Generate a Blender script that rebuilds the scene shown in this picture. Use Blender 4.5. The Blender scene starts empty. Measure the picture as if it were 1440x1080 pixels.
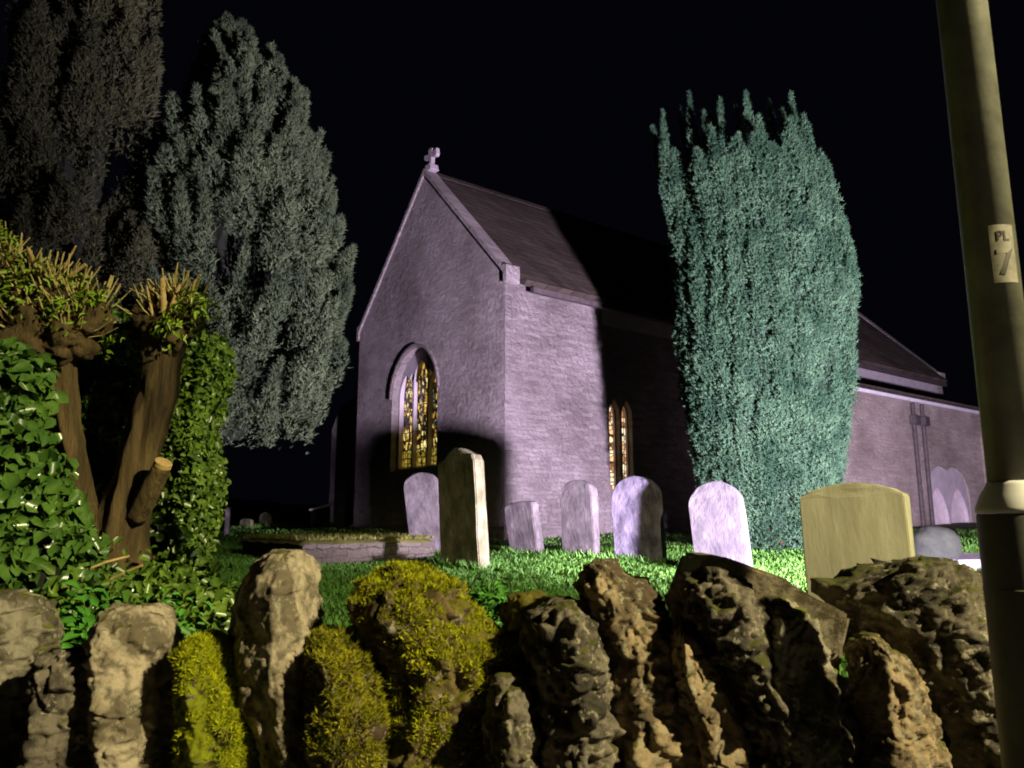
import bpy, bmesh, math, random
import numpy as np
from mathutils import Vector, Matrix, noise

random.seed(7); rng = np.random.default_rng(11)
sc = bpy.context.scene
COL = sc.collection
R = math.radians

# ------------------------------------------------------------------ camera
PITCH = R(10.0); F = 1080.0; EYE = 1.6
cam_d = bpy.data.cameras.new("camera"); cam = bpy.data.objects.new("camera", cam_d); COL.objects.link(cam)
cam_d.sensor_width = 36; cam_d.lens = 36 * F / 1440; cam_d.clip_start = 0.05; cam_d.clip_end = 600
cam.location = (0, 0, EYE); cam.rotation_euler = (R(90) + PITCH, 0, 0)
cam_d.dof.use_dof = True; cam_d.dof.focus_distance = 6.0; cam_d.dof.aperture_fstop = 10.0
sc.camera = cam

def at(px, py, Y):
    """photo pixel (1440x1080) -> world point at distance Y along the view's ground direction"""
    u = (px - 720) / F; v = (540 - py) / F
    t = Y / (math.cos(PITCH) - v * math.sin(PITCH))
    return Vector((u * t, Y, EYE + t * (math.sin(PITCH) + v * math.cos(PITCH))))

# ------------------------------------------------------------------ world (night sky) and light
w = bpy.data.worlds.new("World"); sc.world = w; w.use_nodes = True
bg = w.node_tree.nodes["Background"]; bg.inputs[0].default_value = (0.45, 0.5, 1.0, 1); bg.inputs[1].default_value = 0.0019
sc.view_settings.view_transform = 'Standard'; sc.view_settings.look = 'None'
sc.view_settings.exposure = 0.28; sc.view_settings.gamma = 1.0
sc.cycles.use_denoising = True
sc.cycles.max_bounces = 6; sc.cycles.caustics_reflective = False; sc.cycles.caustics_refractive = False
sc.cycles.filter_width = 1.9
FLOOD = Vector((4.5, 4.4, 1.05)); FLOOD_AIM = Vector((3.6, 16.0, 6.6)); FLOOD_W = 20500; FLOOD_C = (0.88, 0.72, 1.0)
LAMP = Vector((5.0, -1.3, 5.0)); LAMP_W = 3100; LAMP_C = (1.0, 0.86, 0.50)

# ------------------------------------------------------------------ helpers
def link(o, parent=None):
    COL.objects.link(o)
    if parent is not None: o.parent = parent
    return o
def tag(o, label=None, cat=None, group=None, kind=None):
    if label: o["label"] = label
    if cat: o["category"] = cat
    if group: o["group"] = group
    if kind: o["kind"] = kind
    return o
def empty(name, loc, rz=0.0):
    o = bpy.data.objects.new(name, None); link(o); o.location = loc; o.rotation_euler = (0, 0, rz)
    o.empty_display_size = 0.2
    return o
def obj_bm(name, bm, mat, parent=None, smooth=False):
    me = bpy.data.meshes.new(name); bm.to_mesh(me); bm.free()
    if mat: me.materials.append(mat)
    if smooth: me.polygons.foreach_set("use_smooth", [True] * len(me.polygons))
    return link(bpy.data.objects.new(name, me), parent)
def obj_np(name, verts, faces, mat, parent=None, smooth=False):
    """verts (n,3), faces (m,k) numpy"""
    verts = np.asarray(verts, dtype=np.float32).reshape(-1, 3); faces = np.asarray(faces, dtype=np.int32)
    me = bpy.data.meshes.new(name); m, k = faces.shape
    me.vertices.add(len(verts)); me.vertices.foreach_set("co", verts.ravel())
    me.loops.add(m * k); me.loops.foreach_set("vertex_index", faces.ravel())
    me.polygons.add(m); me.polygons.foreach_set("loop_start", np.arange(0, m * k, k, dtype=np.int32))
    me.polygons.foreach_set("loop_total", np.full(m, k, dtype=np.int32))
    if smooth: me.polygons.foreach_set("use_smooth", np.ones(m, dtype=bool))
    me.update(calc_edges=True); me.validate()
    if mat: me.materials.append(mat)
    return link(bpy.data.objects.new(name, me), parent)
def box(bm, x0, x1, y0, y1, z0, z1):
    vs = [bm.verts.new((x, y, z)) for z in (z0, z1) for y in (y0, y1) for x in (x0, x1)]
    for f in ((0, 2, 3, 1), (4, 5, 7, 6), (0, 1, 5, 4), (1, 3, 7, 5), (3, 2, 6, 7), (2, 0, 4, 6)):
        bm.faces.new([vs[i] for i in f])
def prism(bm, pts, fn, d0, d1):
    """pts: 2D outline; fn(a,b,d)->xyz ; caps at d0,d1"""
    lo = [bm.verts.new(fn(a, b, d0)) for a, b in pts]; hi = [bm.verts.new(fn(a, b, d1)) for a, b in pts]
    n = len(pts)
    bm.faces.new(lo[::-1]); bm.faces.new(hi)
    for i in range(n): bm.faces.new((lo[i], lo[(i + 1) % n], hi[(i + 1) % n], hi[i]))
def strip_prism(bm, inner, outer, fn, d0, d1, closed=False):
    """a band between two matching polylines, extruded"""
    n = len(inner); m = n if closed else n - 1
    V = [[bm.verts.new(fn(*p, d)) for p in L] for d in (d0, d1) for L in (inner, outer)]
    a, b, c, e = V
    for i in range(m):
        j = (i + 1) % n
        bm.faces.new((a[i], a[j], b[j], b[i])); bm.faces.new((c[i], e[i], e[j], c[j]))
        bm.faces.new((a[i], c[i], c[j], a[j])); bm.faces.new((b[i], b[j], e[j], e[i]))
    if not closed:
        for i in (0, n - 1): bm.faces.new((a[i], b[i], e[i], c[i]))
def fix(bm):
    bmesh.ops.recalc_face_normals(bm, faces=bm.faces[:])
    return bm
def frac(p, octs=4, s=1.0):
    return noise.fractal(Vector(p) * s, 0.9, 2.1, octs)
def boolean(o, cutter_bm):
    me = bpy.data.meshes.new("cut"); fix(cutter_bm); cutter_bm.to_mesh(me); cutter_bm.free()
    c = bpy.data.objects.new("cut", me); COL.objects.link(c); c.parent = o.parent
    m = o.modifiers.new("b", 'BOOLEAN'); m.operation = 'DIFFERENCE'; m.object = c; m.solver = 'EXACT'
    bpy.context.view_layer.update()
    dg = bpy.context.evaluated_depsgraph_get()
    new = bpy.data.meshes.new_from_object(o.evaluated_get(dg))
    o.modifiers.clear(); o.data = new
    bpy.data.objects.remove(c)
def unit(a): return a / (np.linalg.norm(a, axis=-1, keepdims=True) + 1e-9)

# ------------------------------------------------------------------ materials
def mat(name, c1, c2=None, rough=0.85, scale=5.0, bump=0.0, bscale=20.0, bdist=0.02, stretch=(1, 1, 1), c3=None, spec=0.3, detail=6, ramp=(0.35, 0.65), metal=0.0):
    m = bpy.data.materials.new(name); m.use_nodes = True
    nt = m.node_tree; N = nt.nodes; L = nt.links
    b = N["Principled BSDF"]; b.inputs["Roughness"].default_value = rough
    b.inputs["Specular IOR Level"].default_value = spec; b.inputs["Metallic"].default_value = metal
    if c2 is None:
        b.inputs["Base Color"].default_value = (*c1, 1)
    tc = N.new("ShaderNodeTexCoord"); mp = N.new("ShaderNodeMapping"); mp.inputs["Scale"].default_value = stretch
    L.new(tc.outputs["Object"], mp.inputs[0])
    if c2 is not None:
        n1 = N.new("ShaderNodeTexNoise"); n1.inputs["Scale"].default_value = scale; n1.inputs["Detail"].default_value = detail
        n1.inputs["Roughness"].default_value = 0.65
        L.new(mp.outputs[0], n1.inputs["Vector"])
        r = N.new("ShaderNodeValToRGB"); e = r.color_ramp.elements
        e[0].position = ramp[0]; e[0].color = (*c1, 1); e[1].position = ramp[1]; e[1].color = (*c2, 1)
        if c3 is not None:
            x = e.new(min(0.98, ramp[1] + 0.1)); x.color = (*c3, 1)
        L.new(n1.outputs["Fac"], r.inputs[0]); L.new(r.outputs[0], b.inputs["Base Color"])
    if bump > 0:
        n2 = N.new("ShaderNodeTexNoise"); n2.inputs["Scale"].default_value = bscale; n2.inputs["Detail"].default_value = 7
        n2.inputs["Roughness"].default_value = 0.7
        L.new(mp.outputs[0], n2.inputs["Vector"])
        bp = N.new("ShaderNodeBump"); bp.inputs["Strength"].default_value = bump; bp.inputs["Distance"].default_value = bdist
        L.new(n2.outputs["Fac"], bp.inputs["Height"]); L.new(bp.outputs[0], b.inputs["Normal"])
    return m
def emis(name, col, s):
    m = bpy.data.materials.new(name); m.use_nodes = True
    b = m.node_tree.nodes["Principled BSDF"]; b.inputs["Base Color"].default_value = (*col, 1)
    b.inputs["Emission Color"].default_value = (*col, 1); b.inputs["Emission Strength"].default_value = s
    return m
def rubble(name, dark, light, mortar, size, strength=1.0, warp=.05, big_dark=.62):
    """coursed rubble: warped brick courses with stone-by-stone tone, recessed joints, pitted faces, broad stains. size=(length,height)"""
    m = bpy.data.materials.new(name); m.use_nodes = True
    nt = m.node_tree; N = nt.nodes; L = nt.links; b = N["Principled BSDF"]
    b.inputs["Roughness"].default_value = 0.95; b.inputs["Specular IOR Level"].default_value = 0.1
    tc = N.new("ShaderNodeTexCoord"); sx = N.new("ShaderNodeSeparateXYZ"); L.new(tc.outputs["Object"], sx.inputs[0])
    ua = N.new("ShaderNodeMath"); ua.operation = 'ADD'; L.new(sx.outputs[0], ua.inputs[0]); L.new(sx.outputs[1], ua.inputs[1])
    cb = N.new("ShaderNodeCombineXYZ"); L.new(ua.outputs[0], cb.inputs[0]); L.new(sx.outputs[2], cb.inputs[1])
    def nz(s, d, r):
        n = N.new("ShaderNodeTexNoise"); n.inputs["Scale"].default_value = s; n.inputs["Detail"].default_value = d; n.inputs["Roughness"].default_value = r
        L.new(cb.outputs[0], n.inputs["Vector"]); return n
    wn = nz(3.5, 4, .6)
    sb = N.new("ShaderNodeVectorMath"); sb.operation = 'SUBTRACT'; sb.inputs[1].default_value = (.5, .5, .5); L.new(wn.outputs["Color"], sb.inputs[0])
    scl = N.new("ShaderNodeVectorMath"); scl.operation = 'SCALE'; scl.inputs[3].default_value = warp * 4; L.new(sb.outputs[0], scl.inputs[0])
    av = N.new("ShaderNodeVectorMath"); av.operation = 'ADD'; L.new(cb.outputs[0], av.inputs[0]); L.new(scl.outputs[0], av.inputs[1])
    def brick(w, h, off):
        k = N.new("ShaderNodeTexBrick"); k.inputs["Scale"].default_value = 1.0; k.inputs["Brick Width"].default_value = w; k.inputs["Row Height"].default_value = h
        k.inputs["Mortar Size"].default_value = h * .07; k.inputs["Mortar Smooth"].default_value = .8; k.offset = off; k.squash = 1.5; k.squash_frequency = 3
        k.inputs["Color1"].default_value = (0, 0, 0, 1); k.inputs["Color2"].default_value = (1, 1, 1, 1); k.inputs["Mortar"].default_value = (.5, .5, .5, 1)
        L.new(av.outputs[0], k.inputs["Vector"]); return k
    k1 = brick(size[0], size[1], .43)
    r = N.new("ShaderNodeValToRGB"); e = r.color_ramp.elements; e[0].color = (*dark, 1); e[1].color = (*light, 1)
    n1 = nz(7, 6, .7)
    mixv = N.new("ShaderNodeMixRGB"); mixv.inputs[0].default_value = .45; L.new(k1.outputs["Color"], mixv.inputs[1]); L.new(n1.outputs["Fac"], mixv.inputs[2])
    L.new(mixv.outputs[0], r.inputs[0])
    mc = N.new("ShaderNodeMixRGB"); mc.inputs[2].default_value = (*mortar, 1); L.new(k1.outputs["Fac"], mc.inputs[0]); L.new(r.outputs[0], mc.inputs[1])
    big = nz(.6, 6, .62); br = N.new("ShaderNodeValToRGB"); be = br.color_ramp.elements; be[0].position = 0.36; be[0].color = (big_dark, big_dark * .97, big_dark * .95, 1); be[1].position = 0.6; be[1].color = (1, 1, 1, 1)
    L.new(big.outputs["Fac"], br.inputs[0])
    mm = N.new("ShaderNodeMixRGB"); mm.blend_type = 'MULTIPLY'; mm.inputs[0].default_value = 1
    L.new(mc.outputs[0], mm.inputs[1]); L.new(br.outputs[0], mm.inputs[2]); L.new(mm.outputs[0], b.inputs["Base Color"])
    # height = face relief per stone + pitting - joints
    def madd(a_, f, c_):
        q = N.new("ShaderNodeMath"); q.operation = 'MULTIPLY_ADD'; q.inputs[1].default_value = f; L.new(a_, q.inputs[0])
        if c_ is not None: L.new(c_, q.inputs[2])
        else: q.inputs[2].default_value = 0
        return q.outputs[0]
    n2 = nz(9, 9, .74); n3 = nz(4, 4, .6)
    h = madd(k1.outputs["Color"], .38, None); h = madd(k1.outputs["Fac"], -.22, h); h = madd(n2.outputs["Fac"], 2.3, h); h = madd(n3.outputs["Fac"], 1.0, h)
    bp = N.new("ShaderNodeBump"); bp.inputs["Strength"].default_value = strength; bp.inputs["Distance"].default_value = 0.10
    L.new(h, bp.inputs["Height"]); L.new(bp.outputs[0], b.inputs["Normal"])
    return m
def leafmat(name, a, b_, rough=0.45, spec=0.4, scale=3.0, trans=0.0):
    m = mat(name, a, b_, rough=rough, scale=scale, spec=spec, ramp=(0.38, 0.62))
    return m
def rockmat(name, dark, light, moss, amount, lichen=(0.30, 0.28, 0.20), bdist=0.012, scale=9.0):
    """weathered coping stone; moss where the noise and an upward face agree"""
    m = bpy.data.materials.new(name); m.use_nodes = True
    nt = m.node_tree; N = nt.nodes; L = nt.links; b = N["Principled BSDF"]
    b.inputs["Roughness"].default_value = 0.9; b.inputs["Specular IOR Level"].default_value = 0.2
    tc = N.new("ShaderNodeTexCoord")
    def nz(s, d=7, r=0.65):
        n = N.new("ShaderNodeTexNoise"); n.inputs["Scale"].default_value = s; n.inputs["Detail"].default_value = d; n.inputs["Roughness"].default_value = r
        L.new(tc.outputs["Object"], n.inputs["Vector"]); return n
    n1 = nz(scale); r1 = N.new("ShaderNodeValToRGB"); e = r1.color_ramp.elements
    e[0].position = 0.44; e[0].color = (*dark, 1); e[1].position = 0.56; e[1].color = (*light, 1)
    L.new(n1.outputs["Fac"], r1.inputs[0])
    n2 = nz(34, 6, .7); r2 = N.new("ShaderNodeValToRGB"); e = r2.color_ramp.elements; e[0].position = .56; e[1].position = .60
    L.new(n2.outputs["Fac"], r2.inputs[0])
    m1 = N.new("ShaderNodeMixRGB"); m1.inputs[2].default_value = (*lichen, 1)
    L.new(r2.outputs[0], m1.inputs[0]); L.new(r1.outputs[0], m1.inputs[1])
    geo = N.new("ShaderNodeNewGeometry"); sp = N.new("ShaderNodeSeparateXYZ"); L.new(geo.outputs["Normal"], sp.inputs[0])
    n3 = nz(7, 6, .7); a = N.new("ShaderNodeMath"); a.operation = 'MULTIPLY_ADD'; a.inputs[1].default_value = 0.22
    L.new(sp.outputs[2], a.inputs[0]); L.new(n3.outputs["Fac"], a.inputs[2])
    r3 = N.new("ShaderNodeValToRGB"); e = r3.color_ramp.elements; p = 0.86 - 0.5 * amount; e[0].position = max(0, p); e[1].position = p + 0.05
    L.new(a.outputs[0], r3.inputs[0])
    n4 = nz(40, 3); r4 = N.new("ShaderNodeValToRGB"); e = r4.color_ramp.elements; e[0].position = .3; e[0].color = (moss[0] * .45, moss[1] * .45, moss[2] * .5, 1); e[1].position = .7; e[1].color = (*moss, 1)
    L.new(n4.outputs["Fac"], r4.inputs[0])
    m2 = N.new("ShaderNodeMixRGB"); L.new(r3.outputs[0], m2.inputs[0]); L.new(m1.outputs[0], m2.inputs[1]); L.new(r4.outputs[0], m2.inputs[2])
    L.new(m2.outputs[0], b.inputs["Base Color"])
    n5 = nz(26, 9, .75); n6 = N.new("ShaderNodeTexVoronoi"); n6.inputs["Scale"].default_value = 22; L.new(tc.outputs["Object"], n6.inputs["Vector"])
    ad = N.new("ShaderNodeMath"); ad.operation = 'ADD'; L.new(n5.outputs["Fac"], ad.inputs[0])
    ml = N.new("ShaderNodeMath"); ml.operation = 'MULTIPLY'; ml.inputs[1].default_value = .35; L.new(n6.outputs["Distance"], ml.inputs[0]); L.new(ml.outputs[0], ad.inputs[1])
    bp = N.new("ShaderNodeBump"); bp.inputs["Strength"].default_value = 1.0; bp.inputs["Distance"].default_value = bdist
    L.new(ad.outputs[0], bp.inputs["Height"]); L.new(bp.outputs[0], b.inputs["Normal"])
    return m

M_ground = mat("turf_soil", (.03, .05, .012), (.05, .10, .02), scale=3, bump=.6, bscale=40, bdist=.02)
M_grass = leafmat("grass_blades", (.075, .21, .028), (.125, .31, .045), rough=.6, scale=1.5)
M_road = mat("asphalt", (.04, .04, .04), (.06, .06, .06), scale=30, bump=.4, bscale=150, bdist=.004)
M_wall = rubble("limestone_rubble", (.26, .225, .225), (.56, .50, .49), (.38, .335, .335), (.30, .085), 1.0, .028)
M_wall_gable = rubble("limestone_rubble_random", (.44, .385, .38), (.78, .70, .69), (.58, .51, .51), (.20, .10), 1.0, .07)  # paler than the side wall to make up for grazing floodlight
M_dress = mat("dressed_limestone", (.38, .34, .36), (.50, .45, .48), scale=3, bump=.3, bscale=25, bdist=.01)
M_slate = rubble("stone_slates", (.085, .068, .055), (.20, .165, .135), (.04, .032, .028), (.24, .17), 1.0, .014)
M_lead = mat("lead_gutter", (.10, .10, .12), (.16, .16, .18), rough=.5, scale=4)
M_pale = mat("pale_gutter_paint", (.6, .58, .62), (.75, .73, .78), rough=.5, scale=4)
M_iron = mat("cast_iron", (.05, .04, .04), (.09, .075, .075), rough=.6, scale=8)

# ------------------------------------------------------------------ ground
def ground_z(x, y):
    t = max(0.0, min(1.0, (y - 2.2) / 30.0))
    z = 0.72 + 0.033 * min(y, 26)
    z += 0.02 * math.sin(x * 1.3 + y * .7) + 0.015 * math.sin(x * .6 - y * 1.1)
    return z
def grid(name, xs, ys, zf, m):
    v = [(x, y, zf(x, y)) for y in ys for x in xs]; nx = len(xs)
    f = [(j * nx + i, j * nx + i + 1, (j + 1) * nx + i + 1, (j + 1) * nx + i) for j in range(len(ys) - 1) for i in range(nx - 1)]
    return obj_np(name, v, f, m, smooth=True)
xs = sorted(set([round(x, 2) for x in np.concatenate([np.arange(-12, 16, .4), np.linspace(-300, -12, 14), np.linspace(16, 300, 14)])]))
ys = sorted(set([round(y, 2) for y in np.concatenate([np.arange(2.2, 26, .4), np.linspace(26, 400, 16)])]))
g = grid("ground", xs, ys, ground_z, M_ground); tag(g, kind="structure")
g = grid("road", [-300, -20, 0, 20, 300], [-300, -20, -6, -1.0], lambda x, y: 0.0, M_road); tag(g, kind="structure")
bm = bmesh.new(); box(bm, -300, 300, -0.985, 2.19, -.2, .12); g = obj_bm("pavement", fix(bm), M_road); tag(g, kind="structure")
M_kerb = mat("kerb_concrete", (.25, .24, .22), (.33, .32, .30), scale=8, bump=.3)
bm = bmesh.new(); box(bm, -300, 300, -1.115, -0.99, -.2, .123); g = obj_bm("kerb", fix(bm), M_kerb); tag(g, kind="structure")

# ------------------------------------------------------------------ church
CH_A = math.atan2(.609, .793)
CH_Z = 1.15
church = empty("church", (-.14, 15.0, CH_Z), CH_A)
tag(church, "rubble stone parish church with steep slate roof and glowing stained glass window in its gable", "church")
W_, LEN, EAVE, RIDGE = 6.5, 19.4, 5.35, 8.62
def local(p):  # world -> church local
    d = Vector(p) - Vector((-.14, 15.0, CH_Z)); c, s = math.cos(CH_A), math.sin(CH_A)
    return Vector((d.x * c + d.y * s, -d.x * s + d.y * c, d.z))
def ray_local(px, py, axis, val):
    """church-local point where the pixel's ray meets local plane axis=val"""
    o = local((0, 0, EYE)); q = local(at(px, py, 1.0)); d = q - o
    return o + d * ((val - o[axis]) / d[axis])
# main walls
bm = bmesh.new()
prof = [(0, -.6), (W_, -.6), (W_, EAVE), (W_ / 2, RIDGE), (0, EAVE)]
prism(bm, prof, lambda a, b, d: (d, a, b), 0.6, LEN - .5)
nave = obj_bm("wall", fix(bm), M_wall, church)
bm = bmesh.new()
prof_g = [(0, -.6), (W_, -.6), (W_, EAVE + .05), (W_ / 2, RIDGE + .12), (0, EAVE + .05)]
prism(bm, prof_g, lambda a, b, d: (d, a, b), 0.0, .6)
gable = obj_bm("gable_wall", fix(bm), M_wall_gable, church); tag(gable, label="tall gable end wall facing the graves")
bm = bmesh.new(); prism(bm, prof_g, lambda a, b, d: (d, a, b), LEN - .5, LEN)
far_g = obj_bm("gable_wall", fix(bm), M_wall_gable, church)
def arch(c, half, z0, zs, ztop, n=9):
    """pointed arch outline: bottom-left .. up .. apex .. bottom-right"""
    h = ztop - zs; Rr = (h * h + half * half) / (2 * half); cx = half - Rr
    L = [(-half, z0), (-half, zs)]
    a1 = math.acos(max(-1, min(1, (0 - cx) / Rr)))
    for i in range(1, n + 1):
        a = a1 * i / n
        L.append((-(cx + Rr * math.cos(a)), zs + Rr * math.sin(a)))
    Rt = [(-x, z) for x, z in L[:-1]][::-1]
    return [(c + x, z) for x, z in L + Rt]
# stained glass
def glass(name, strength, cols, scale):
    m = bpy.data.materials.new(name); m.use_nodes = True; nt = m.node_tree; N = nt.nodes; L = nt.links
    b = N["Principled BSDF"]; b.inputs["Base Color"].default_value = (.02, .02, .02, 1); b.inputs["Roughness"].default_value = .25
    tc = N.new("ShaderNodeTexCoord"); mp = N.new("ShaderNodeMapping"); mp.inputs["Scale"].default_value = scale
    L.new(tc.outputs["Object"], mp.inputs[0])
    v = N.new("ShaderNodeTexVoronoi"); v.inputs["Scale"].default_value = 1; L.new(mp.outputs[0], v.inputs["Vector"])
    sp = N.new("ShaderNodeSeparateColor"); L.new(v.outputs["Color"], sp.inputs[0])
    r = N.new("ShaderNodeValToRGB"); r.color_ramp.interpolation = 'CONSTANT'; e = r.color_ramp.elements
    e[0].position = 0; e[0].color = (*cols[0][1], 1); e[1].position = cols[1][0]; e[1].color = (*cols[1][1], 1)
    for p, c in cols[2:]:
        x = e.new(p); x.color = (*c, 1)
    L.new(sp.outputs[0], r.inputs[0])
    ve = N.new("ShaderNodeTexVoronoi"); ve.feature = 'DISTANCE_TO_EDGE'; ve.inputs["Scale"].default_value = 1; L.new(mp.outputs[0], ve.inputs["Vector"])
    re = N.new("ShaderNodeValToRGB"); re.color_ramp.elements[0].position = .03; re.color_ramp.elements[1].position = .09; L.new(ve.outputs["Distance"], re.inputs[0])
    mx = N.new("ShaderNodeMixRGB"); mx.blend_type = 'MULTIPLY'; mx.inputs[0].default_value = 1
    L.new(r.outputs[0], mx.inputs[1]); L.new(re.outputs[0], mx.inputs[2])
    sx = N.new("ShaderNodeSeparateXYZ"); L.new(tc.outputs["Object"], sx.inputs[0])
    ua = N.new("ShaderNodeMath"); ua.operation = 'ADD'; L.new(sx.outputs[0], ua.inputs[0]); L.new(sx.outputs[1], ua.inputs[1])
    cb = N.new("ShaderNodeCombineXYZ"); L.new(ua.outputs[0], cb.inputs[0]); L.new(sx.outputs[2], cb.inputs[1])
    bk = N.new("ShaderNodeTexBrick"); bk.offset = 0; bk.inputs["Scale"].default_value = 1; bk.inputs["Brick Width"].default_value = .17; bk.inputs["Row Height"].default_value = .21; bk.inputs["Mortar Size"].default_value = .012
    bk.inputs["Color1"].default_value = (1, 1, 1, 1); bk.inputs["Color2"].default_value = (.62, .62, .62, 1); bk.inputs["Mortar"].default_value = (.02, .02, .02, 1); L.new(cb.outputs[0], bk.inputs["Vector"])
    m3 = N.new("ShaderNodeMixRGB"); m3.blend_type = 'MULTIPLY'; m3.inputs[0].default_value = 1; L.new(mx.outputs[0], m3.inputs[1]); L.new(bk.outputs["Color"], m3.inputs[2]); mx = m3
    L.new(mx.outputs[0], b.inputs["Emission Color"]); b.inputs["Emission Strength"].default_value = strength
    return m
M_glass = glass("stained_glass", 1.25, [(0, (.012, .008, .004)), (.30, (.10, .02, .006)), (.38, (.50, .30, .05)), (.62, (.80, .55, .13)), (.80, (.95, .78, .30)), (.92, (.03, .05, .04))], (13, 13, 8))
M_glass_base = glass("amber_quarries", 0.8, [(0, (.30, .20, .02)), (.3, (.50, .36, .06)), (.7, (.38, .27, .04)), (.9, (.55, .42, .09))], (7, 7, 7))
M_glass2 = glass("peach_glass", 1.5, [(0, (.35, .16, .07)), (.2, (1.0, .66, .36)), (.55, (1.0, .82, .52)), (.85, (.95, .52, .26))], (6, 6, 7))
M_glass3 = mat("dull_leaded_glass", (.62, .54, .56), (.80, .70, .72), rough=.35, scale=5)

# gable window: extent measured on the gable plane
a = ray_local(551, 575, 0, 0); b_ = ray_local(615, 575, 0, 0)
gw_c = (a.y + b_.y) / 2; gw_h = abs(a.y - b_.y) / 2
z_sill = ray_local(585, 660, 0, 0).z; z_top = ray_local(588, 488, 0, 0).z
z_sp = z_top - gw_h * 1.05
bm = bmesh.new(); prism(bm, arch(gw_c, gw_h, z_sill, z_sp, z_top), lambda a, b, d: (d, a, b), -.2, .9)
boolean(gable, bm)
bm = bmesh.new(); prism(bm, arch(gw_c, gw_h, z_sill, z_sp, z_top), lambda a, b, d: (d, a, b), .2, .9)
boolean(nave, bm)
def window(parent, c, half, z0, zs, zt, fn, lights, pane_mat, base_mat=None, hood=True, depth=.30, frame=.07, mull=.065):
    """a stone plate pierced by cusped lights and tracery eyes, glass behind it"""
    bm = bmesh.new(); prism(bm, arch(c, half + .002, z0 - .002, zs, zt + .002), fn, depth - .12, depth)
    f = obj_bm("window", fix(bm), M_dress, parent)
    lw = (2 * (half - frame) - mull * (lights - 1)) / lights
    cut = bmesh.new()
    def roof_at(x):  # height of the main arch at offset x
        h = zt - zs; Rr = (h * h + half * half) / (2 * half); k = abs(x) + (Rr - half)
        return zs + math.sqrt(max(0.0, Rr * Rr - k * k))
    for i in range(lights):
        cx = c - half + frame + lw / 2 + i * (lw + mull)
        edge = min(roof_at(cx - c - lw / 2), roof_at(cx - c + lw / 2), roof_at(cx - c))
        top = min(roof_at(cx - c) - .24, edge + .18) if lights == 3 else edge - .08
        prism(cut, arch(cx, lw / 2, z0 + frame, top - lw * .9, top, 6), fn, depth - .3, depth + .2)
    fix(cut); boolean(f, cut)
    if lights == 3:
        cut = bmesh.new()
        for ex, ez, er in ((-.19 * half * 2, zs + (zt - zs) * .42, .085), (.19 * half * 2, zs + (zt - zs) * .42, .085), (0, zt - .36, .10)):
            pts = [(c + ex + er * (1 + .18 * math.cos(4 * t)) * math.cos(t), ez + er * 1.25 * (1 + .18 * math.cos(4 * t)) * math.sin(t)) for t in np.linspace(0, 2 * math.pi, 17)[:-1]]
            prism(cut, pts, fn, depth - .3, depth + .2)
        boolean(f, cut)
    bm = bmesh.new(); prism(bm, arch(c, half - .02, z0 + .02, zs, zt - .02), fn, depth + .01, depth + .03)
    pn = obj_bm("pane", fix(bm), pane_mat, f)
    if base_mat:
        bm = bmesh.new()
        for i in range(lights):
            cx = c - half + frame + lw / 2 + i * (lw + mull)
            box_fn(bm, cx - lw / 2 + .01, cx + lw / 2 - .01, z0 + frame, z0 + frame + .42, fn, depth - .012, depth + .004)
        tag(obj_bm("base_pane", fix(bm), base_mat, f), label="plain amber panel along the foot of the window")
    if hood:
        bm = bmesh.new()
        A1 = arch(c, half + .03, zs - .12, zs, zt + .04)[1:-1]; A2 = arch(c, half + .085, zs - .12, zs, zt + .10)[1:-1]
        strip_prism(bm, A1, A2, fn, -.05, .0)
        obj_bm("hood_mould", fix(bm), M_wall, f)
    return f
def box_fn(bm, a0, a1, b0, b1, fn, d0, d1):
    prism(bm, [(a0, b0), (a1, b0), (a1, b1), (a0, b1)], fn, d0, d1)
fn_g = lambda a, b, d: (d, a, b)
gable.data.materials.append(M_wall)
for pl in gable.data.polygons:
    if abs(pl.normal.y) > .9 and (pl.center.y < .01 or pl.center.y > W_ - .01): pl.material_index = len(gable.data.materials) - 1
window(church, gw_c, gw_h, z_sill, z_sp, z_top, fn_g, 3, M_glass, M_glass_base)
# south window (two lancets)
a = ray_local(857, 640, 1, 0); b_ = ray_local(891, 640, 1, 0); zb = ray_local(874, 690, 1, 0).z; zt = ray_local(874, 562, 1, 0).z
cs = (a.x + b_.x) / 2; hs = abs(a.x - b_.x) / 2
fn_s = lambda a, b, d: (a, d, b)
lan = hs * .44
bm = bmesh.new()
for sg in (-1, 1): prism(bm, arch(cs + sg * hs * .52, lan, zb, zt - .4, zt), fn_s, -.2, .6)
boolean(nave, bm)
for sg in (-1, 1):
    c0 = cs + sg * hs * .52
    bm = bmesh.new(); strip_prism(bm, arch(c0, lan - .03, zb + .03, zt - .4, zt - .05), arch(c0, lan + .002, zb - .002, zt - .4, zt + .002), fn_s, .14, .2, closed=True)
    f = obj_bm("lancet_window", fix(bm), M_dress, church)
    bm = bmesh.new(); prism(bm, arch(c0, lan - .01, zb + .01, zt - .4, zt - .02), fn_s, .21, .225); obj_bm("pane", fix(bm), M_glass2, f)
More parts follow.
